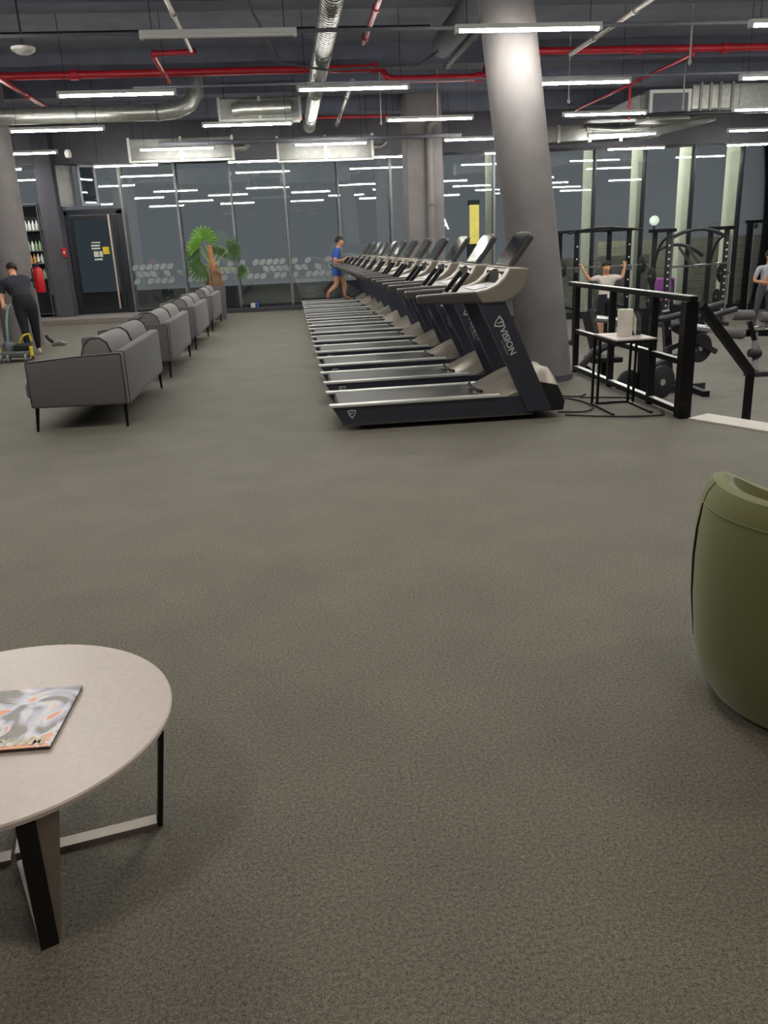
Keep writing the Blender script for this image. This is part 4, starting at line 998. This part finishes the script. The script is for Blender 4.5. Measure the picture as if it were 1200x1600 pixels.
# lifter in the rack
PX, PY = 6.50, 17.1
make_person('person', 'person in white t-shirt and dark shorts holding a barbell on the shoulders', dict(
    pelvis=(PX + .05, PY, LOW + .97), chest=(PX + .05, PY + .02, LOW + 1.30), neck=(PX + .04, PY, LOW + 1.46), head=(PX + .03, PY - .03, LOW + 1.585), shL=(PX + .23, PY, LOW + 1.38), shR=(PX - .15, PY, LOW + 1.38),
    elL=(PX + .40, PY + .03, LOW + 1.36), elR=(PX - .30, PY + .03, LOW + 1.34), wrL=(PX + .46, PY + .06, LOW + 1.56), wrR=(PX - .43, PY + .06, LOW + 1.55), haL=(PX + .47, PY + .09, LOW + 1.66), haR=(PX - .46, PY + .09, LOW + 1.65),
    hipL=(PX + .14, PY, LOW + .90), hipR=(PX - .05, PY, LOW + .90), knL=(PX + .16, PY - .04, LOW + .49), knR=(PX - .06, PY - .04, LOW + .49), anL=(PX + .17, PY + .02, LOW + .09), anR=(PX - .08, PY + .02, LOW + .09),
    toL=(PX + .19, PY - .14, LOW + .03), toR=(PX - .11, PY - .14, LOW + .03)),
    dict(shirt='shirt_white', trousers='trousers_black', skin='skin_tone', shoe='shoe_pale'), face_dir=(-.1, -1, 0), leg_cut=.85, sleeve=.7, bulk=1.1)
# person at the right edge
QX, QY = 10.36, 17.6
make_person('person', 'person in grey t-shirt and grey trousers at the right frame edge', dict(
    pelvis=(QX, QY, LOW + .98), chest=(QX + .02, QY, LOW + 1.33), neck=(QX + .03, QY - .01, LOW + 1.50), head=(QX + .02, QY - .04, LOW + 1.63), shL=(QX + .21, QY, LOW + 1.41), shR=(QX - .18, QY, LOW + 1.41),
    elL=(QX + .27, QY - .02, LOW + 1.12), elR=(QX - .27, QY, LOW + 1.13), wrL=(QX + .12, QY - .20, LOW + 1.10), wrR=(QX - .06, QY - .20, LOW + 1.08), haL=(QX + .05, QY - .24, LOW + 1.11), haR=(QX + .03, QY - .24, LOW + 1.09),
    hipL=(QX + .09, QY, LOW + .91), hipR=(QX - .10, QY, LOW + .91), knL=(QX + .12, QY - .02, LOW + .50), knR=(QX - .16, QY - .02, LOW + .50), anL=(QX + .14, QY + .02, LOW + .09), anR=(QX - .20, QY + .02, LOW + .09),
    toL=(QX + .17, QY - .14, LOW + .03), toR=(QX - .21, QY - .15, LOW + .03)),
    dict(shirt='shirt_grey', trousers='trousers_grey', skin='skin_tone', shoe='shoe_pale'), face_dir=(.2, -1, 0), sleeve=.6)
bg = thing('carton', 'beige carton held by the person at the right edge', 'carton', (QX + .08, QY - .30, LOW + 1.05))
obj('box', box(B(), -.09, .09, -.04, .04, 0, .24), 'beige_bag', bg, bevel=.008)
obj('flap', prism(B(), [(-.05, .24), (.05, .24), (.04, .29), (-.02, .27)], 'y', -.005, .005), 'beige_bag', bg)

# ------------------------------------------------------------------ fire extinguisher, red box and bottle shelf in place of reflections
fe = thing('fire_extinguisher', 'red fire extinguisher hanging on the left round column', 'extinguisher', (-4.62, 16.42, .98))
obj('cylinder', lathe(B(), [(0, 0), (.085, 0), (.09, .02), (.09, .36), (.07, .42), (.03, .45), (0, .45)], 18), 'red_plastic', fe, smooth=True)
obj('valve', box(B(), -.03, .03, -.02, .02, .45, .50), 'black_matte', fe)
obj('handle', bar(B(), (-.02, 0, .51), (.11, -.02, .55), .02, .015), 'black_matte', fe)
obj('hose', tube(B(), [(-.03, 0, .47), (-.10, -.02, .42), (-.11, -.02, .2), (-.10, -.02, .08)], .013, 6), 'black_matte', fe)
obj('bracket', box(B(), -.20, -.085, -.03, .03, .2, .25), 'black_matte', fe)
cp = thing('call_point', 'small red alarm box on the dark pillar', 'alarm', (-5.56, 22.33, 1.70))  # red box put in place of a red reflection
obj('box', box(B(), -.05, .05, -.04, .02, -.11, .11), 'red_plastic', cp, bevel=.008)
obj('button', box(B(), -.02, .02, -.045, -.04, -.03, .03), 'white_plastic', cp)
sh = thing('display_shelf', 'open display shelf of bottles between left column and dark pillar', 'shelf', (-6.55, 22.45, .13))  # shelf put in place of bottles mirrored in the glass
for x in (-.55, .475):
    for y in (-.13, .12): obj('post', box(B(), x, x + .02, y, y + .02, 0, 2.75), 'mullion_metal', sh)
for z in (.95, 1.32, 1.62, 2.10, 2.72): obj('shelf_board', box(B(), -.52, .475, -.15, .15, z, z + .025), 'mullion_metal', sh)
obj('back_panel', box(B(), -.52, .45, .13, .15, .1, 2.7), 'dark_frame', sh)
bproto = {}
for mt in ('bottle_white', 'bottle_amber', 'glass_bottle_green'):
    o = bpy.data.objects.new('bottle', None); C.objects.link(o)
    obj('glass', lathe(B(), [(0, 0), (.034, 0), (.036, .02), (.036, .14), (.014, .20), (.013, .23), (0, .23)], 12), mt, o, smooth=True)
    obj('cap', lathe(B(), [(0, .23), (.016, .23), (.016, .255), (0, .255)], 10), 'black_matte', o)
    bproto[mt] = [o, False]
random.seed(9)
names = {'bottle_white': 'pale', 'bottle_amber': 'amber', 'glass_bottle_green': 'green'}
rowsB = [(1.32, ['bottle_white', 'bottle_white', 'bottle_amber', 'bottle_amber', 'bottle_amber', 'bottle_white', 'bottle_amber', 'bottle_white'], 'middle'),
         (.95, ['glass_bottle_green', 'bottle_white', 'glass_bottle_green', 'bottle_white', 'glass_bottle_green', 'bottle_white'], 'bottom'),
         (2.10, ['bottle_white'] * 6, 'top'), (1.62, ['glass_bottle_green', 'glass_bottle_green', 'bottle_white', 'glass_bottle_green', 'bottle_white'], 'upper')]
cnt = 0
for z, ls, nm in rowsB:
    for j, mt in enumerate(ls):
        p, u_ = bproto[mt]
        o = copy_tree(p) if u_ else p
        bproto[mt][1] = True
        o.location = (-6.14 - j * .088, 22.38, .13 + z + .025)
        tag(o, '%s bottle on the %s board of the display shelf, %s from the right' % (names[mt], nm, ORD[j]), 'bottle', 'bottles on the display shelf')

# ------------------------------------------------------------------ weights area
def plate(parent, c, ax, r, t=.04, name='weight_plate'):
    b_ = B(); disc(b_, c, ax, r, t, 22); p = obj(name, b_, 'plate_rubber', parent, smooth=True)
    b_ = B(); disc(b_, c, ax, r * .22, t * 1.15, 14); obj('hub', b_, 'chrome', p, smooth=True)
    return p
ra = thing('power_rack', 'black power rack around the lifter in the white t-shirt', 'rack', (6.5, 17.5, LOW))
for x in (-.56, .56):
    for y in (-.25, .85):
        obj('upright', box(B(), x - .04, x + .04, y - .04, y + .04, 0, 2.28), 'black_metal', ra)
    obj('foot_beam', box(B(), x - .04, x + .04, -.21, .81, 0, .07), 'black_metal', ra)
    obj('top_beam', box(B(), x - .04, x + .04, -.35, .95, 2.28, 2.34), 'black_metal', ra)
    obj('safety_arm', box(B(), x - .03, x + .03, -.21, .81, .72, .78), 'black_metal', ra)
    obj('hook', box(B(), x - .05, x + .05, -.34, -.29, 1.50, 1.60), 'chrome', ra)
    for z in (.5, .95, 1.3, 1.75, 2.0): obj('height_mark', box(B(), x - .015, x + .015, -.293, -.29, z, z + .03), 'white_plastic', ra)
obj('crossbar', bar(B(), (-.52, .85, 2.31), (.52, .85, 2.31), .06, .06), 'black_metal', ra)
obj('pull_up_bar', tube(B(), [(-.75, -.3, 2.27), (-.55, -.3, 2.32), (-.15, -.3, 2.36), (.15, -.3, 2.36), (.55, -.3, 2.32), (.80, -.3, 2.30)], .022, 8), 'black_metal', ra, smooth=True)
obj('weight_peg', tube(B(), [(-.52, .85, 1.0), (-.85, .85, 1.0)], .025, 8), 'chrome', ra)
plate(ra, (-.70, .85, 1.0), (1, 0, 0), .2, .05); plate(ra, (-.62, .85, .5), (1, 0, 0), .2, .05)
bb = thing('barbell', 'steel barbell held across the shoulders inside the power rack', 'barbell', (6.5, 17.21, LOW + 1.60))
obj('bar', tube(B(), [(-1.0, 0, 0), (1.0, 0, 0)], .014, 8), 'chrome', bb, smooth=True)
for x in (-.85, .85):
    plate(bb, (x, 0, 0), (1, 0, 0), .18, .045)
sm = thing('smith_machine', 'graphite machine rack with two arched tubes and white hole marks', 'rack', (9.75, 19.7, LOW))
for x in (-.72, .72):
    for y in (-.05, .75):
        obj('upright', box(B(), x - .045, x + .045, y - .05, y + .05, 0, 2.22), 'tube_graphite', sm)
    obj('guide_rod', tube(B(), [(x + .06, -.13, .05), (x + .06, -.13, 2.1)], .018, 8), 'chrome', sm, smooth=True)
    obj('foot_beam', box(B(), x - .05, x + .05, -.4, 1.0, 0, .08), 'tube_graphite', sm)
    obj('top_cap', box(B(), x - .13, x + .13, -.15, .85, 2.22, 2.30), 'black_metal', sm)
    obj('side_arch', tube(B(), arc((x, .7, 1.3), (x, .0, 2.1), (0, .12, .16), 8), .03, 8), 'tube_graphite', sm, smooth=True)
    for i in range(11):
        obj('hole_mark', box(B(), x - .022, x + .022, -.103, -.10, .35 + i * .155, .39 + i * .155), 'white_plastic', sm)
    obj('peg', tube(B(), [(x + (.05 if x > 0 else -.05), .4, 1.2), (x + (.42 if x > 0 else -.42), .4, 1.2)], .022, 8), 'chrome', sm)
    plate(sm, (x + (.18 if x > 0 else -.18), .4, 1.2), (1, 0, 0), .225, .05)
    plate(sm, (x + (.16 if x > 0 else -.16), .5, .62), (1, 0, 0), .2, .05)
    obj('peg', tube(B(), [(x + (.05 if x > 0 else -.05), .5, .62), (x + (.3 if x > 0 else -.3), .5, .62)], .022, 8), 'chrome', sm)
obj('top_arch', tube(B(), arc((-.70, -.05, 2.06), (.70, -.05, 2.06), (0, 0, .20), 14), .042, 10), 'tube_graphite', sm, smooth=True)
obj('rear_arch', tube(B(), arc((-.70, .75, 1.76), (.55, .75, 1.62), (0, 0, .22), 14), .04, 10), 'tube_graphite', sm, smooth=True)
for x in (-.10, .12): obj('brace', bar(B(), (x, .72, 1.86), (x + .34, .6, 1.36), .06, .06), 'tube_graphite', sm)
obj('lifting_bar', tube(B(), [(-.72, -.18, 1.42), (.72, -.18, 1.46)], .025, 8), 'chrome', sm, smooth=True)
obj('bench_pad', box(B(), -.25, .05, -.1, .6, .42, .5), 'black_matte', sm, bevel=.02)
obj('bench_leg', box(B(), -.13, -.07, .2, .3, 0, .42), 'black_metal', sm)
pu = thing('foam_block', 'purple foam block seen through the arched machine', 'foam block', (9.98, 21.9, LOW))
obj('block', box(B(), -.27, .27, -.15, .15, .45, 1.06), 'purple_foam', pu, bevel=.05, segs=3, smooth=True)
obj('stand', box(B(), -.25, .25, -.15, .15, 0, .45), 'black_matte', pu)
obj('strap', tube(B(), [(.12, -.155, 1.06), (.2, -.16, .95), (.23, -.16, .6), (.22, -.155, .46)], .012, 5), 'black_matte', pu)

# plate loaded machine right behind the railing
lm = thing('plate_loaded_machine', 'graphite plate-loaded machine behind the railing with bright bar sleeves', 'exercise machine', (4.95, 11.4, LOW))
obj('main_post', bar(B(), (-.22, -.55, 0), (-.16, -.35, 1.22), .12, .10, (1, 0, 0)), 'black_metal', lm)
obj('rear_post', bar(B(), (.62, .4, 0), (.40, .2, 1.15), .10, .10, (1, 0, 0)), 'tube_graphite', lm)
obj('base_beam', bar(B(), (-.9, -.3, .05), (1.0, .1, .05), .10, .10), 'tube_graphite', lm)
obj('cross_foot', bar(B(), (.75, -.5, .04), (.75, .7, .04), .10, .08), 'black_metal', lm)
obj('curved_arm', tube(B(), [(-1.05, -.2, .12), (-1.0, -.2, .45), (-.80, -.2, .68), (-.5, -.2, .78), (-.1, -.2, .82)], .05, 10), 'tube_graphite', lm, smooth=True)
obj('curved_arm', tube(B(), [(-.25, -.35, .18), (-.05, -.35, .42), (.25, -.35, .55), (.62, -.35, .62)], .045, 10), 'tube_graphite', lm, smooth=True)
obj('lever_arm', tube(B(), [(-.4, .0, 1.02), (.3, .0, 1.06), (.85, .1, 1.14), (1.2, .1, 1.22)], .045, 10), 'tube_graphite', lm, smooth=True)
obj('lever_arm', tube(B(), [(.30, -.2, .98), (.8, -.2, 1.06), (1.25, -.2, 1.16)], .04, 10), 'tube_graphite', lm, smooth=True)
obj('yoke', tube(B(), [(.45, -.3, .85), (.48, -.3, 1.0), (.60, -.3, 1.10), (.78, -.3, 1.11), (.92, -.3, 1.03), (.96, -.3, .9)], .04, 10), 'tube_graphite', lm, smooth=True)
obj('lower_brace', bar(B(), (.35, -.1, .95), (1.1, .0, .55), .07, .07), 'tube_graphite', lm)
obj('lower_brace', bar(B(), (.40, .1, .60), (1.05, .1, .88), .07, .07), 'tube_graphite', lm)
obj('bar_sleeve', tube(B(), [(.42, -.40, .98), (.52, -.40, .97), (.53, -.40, .97), (.95, -.45, .90)], [.03, .03, .045, .045], 12), 'chrome', lm, smooth=True)
obj('bar_sleeve', tube(B(), [(-.75, -.1, 1.12), (-.45, -.1, 1.08)], .045, 12), 'chrome', lm, smooth=True)
obj('knob', lathe(B(), [(0, -.05), (.045, -.03), (.045, .03), (0, .05)], 10, (.52, -.45, .98)), 'beige_bag', lm, smooth=True)
obj('pin', tube(B(), [(.55, -.45, 1.0), (.56, -.45, 1.16)], .012, 5), 'chrome', lm)
plate(lm, (.72, .05, .95), (.25, -1, 0), .225, .06); plate(lm, (.85, .0, .62), (.25, -1, 0), .21, .06)
plate(lm, (.10, -.45, .24), (.35, -1, 0), .235, .06); plate(lm, (-.86, .1, .24), (.35, -1, 0), .22, .06)
plate(lm, (-.36, -.4, .22), (.35, -1, 0), .21, .05)
obj('back_pad', bar(B(), (-.55, .3, .55), (-.62, .6, 1.15), .3, .09, (1, 0, 0)), 'black_matte', lm, bevel=.02)
obj('seat_pad', box(B(), -.75, -.3, -.05, .35, .48, .56), 'black_matte', lm, bevel=.02)
obj('seat_post', bar(B(), (-.52, .15, .05), (-.52, .15, .48), .07, .07), 'black_metal', lm)
# roller bench
rb = thing('roller_bench', 'bench with padded grey rollers beyond the stair handrail', 'exercise bench', (7.2, 12.9, LOW))
obj('main_beam', bar(B(), (-.15, -.1, .62), (1.6, .55, .50), .12, .10), 'black_metal', rb)
obj('front_leg', bar(B(), (.05, -.55, .05), (.32, .05, .62), .09, .07), 'tube_graphite', rb)
obj('front_foot', box(B(), -.12, .18, -.72, -.5, 0, .07), 'tube_graphite', rb)
obj('rear_leg', bar(B(), (1.4, .5, 0), (1.4, .48, .5), .1, .1), 'black_metal', rb)
obj('roller_post', bar(B(), (.30, -.1, .35), (.12, -.1, .80), .06, .06), 'black_metal', rb)
for (a, b_) in (((-.42, -.1, .66), (.05, -.1, .60)), ((.02, .25, .88), (.38, .25, .86)), ((.42, .1, .84), (.85, .12, .80)), ((.02, -.35, .33), (.22, -.35, .31))):
    rr = .085 if a[2] > .4 else .07
    pth = [Vector(a), Vector(a).lerp(Vector(b_), .08), Vector(a).lerp(Vector(b_), .92), Vector(b_)]
    obj('roller', tube(B(), pth, [rr * .8, rr, rr, rr * .8], 16), 'pad_grey' if a[2] > .4 else 'plate_rubber', rb, smooth=True)
obj('roller_axle', bar(B(), (-.05, -.1, .63), (.9, .1, .78), .03, .03), 'chrome', rb)
obj('weight_shroud', box(B(), 1.05, 1.55, .2, .7, .56, 1.30), 'tube_graphite', rb, bevel=.02)
obj('shroud_knob', lathe(B(), [(0, -.04), (.04, 0), (0, .04)], 10, (1.08, .16, 1.1)), 'beige_bag', rb, smooth=True)
# cable machine at the far right
cm = thing('cable_machine', 'tall black cable machine frame at the far right windows', 'exercise machine', (12.3, 21.9, LOW))
for x in (0, 1.1):
    obj('upright', box(B(), x - .06, x + .06, -.06, .06, 0, 2.35), 'black_metal', cm)
    obj('foot', box(B(), x - .07, x + .07, -.4, .4, 0, .08), 'black_metal', cm)
    obj('guide_rod', tube(B(), [(x + .10, -.05, .08), (x + .10, -.05, 2.3)], .015, 6), 'chrome', cm)
obj('top_beam', box(B(), -.12, 1.25, -.06, .06, 2.35, 2.43), 'black_metal', cm)
obj('pulley', disc(B(), (.1, -.1, 2.28), (0, 1, 0), .07, .04, 14), 'tube_graphite', cm)
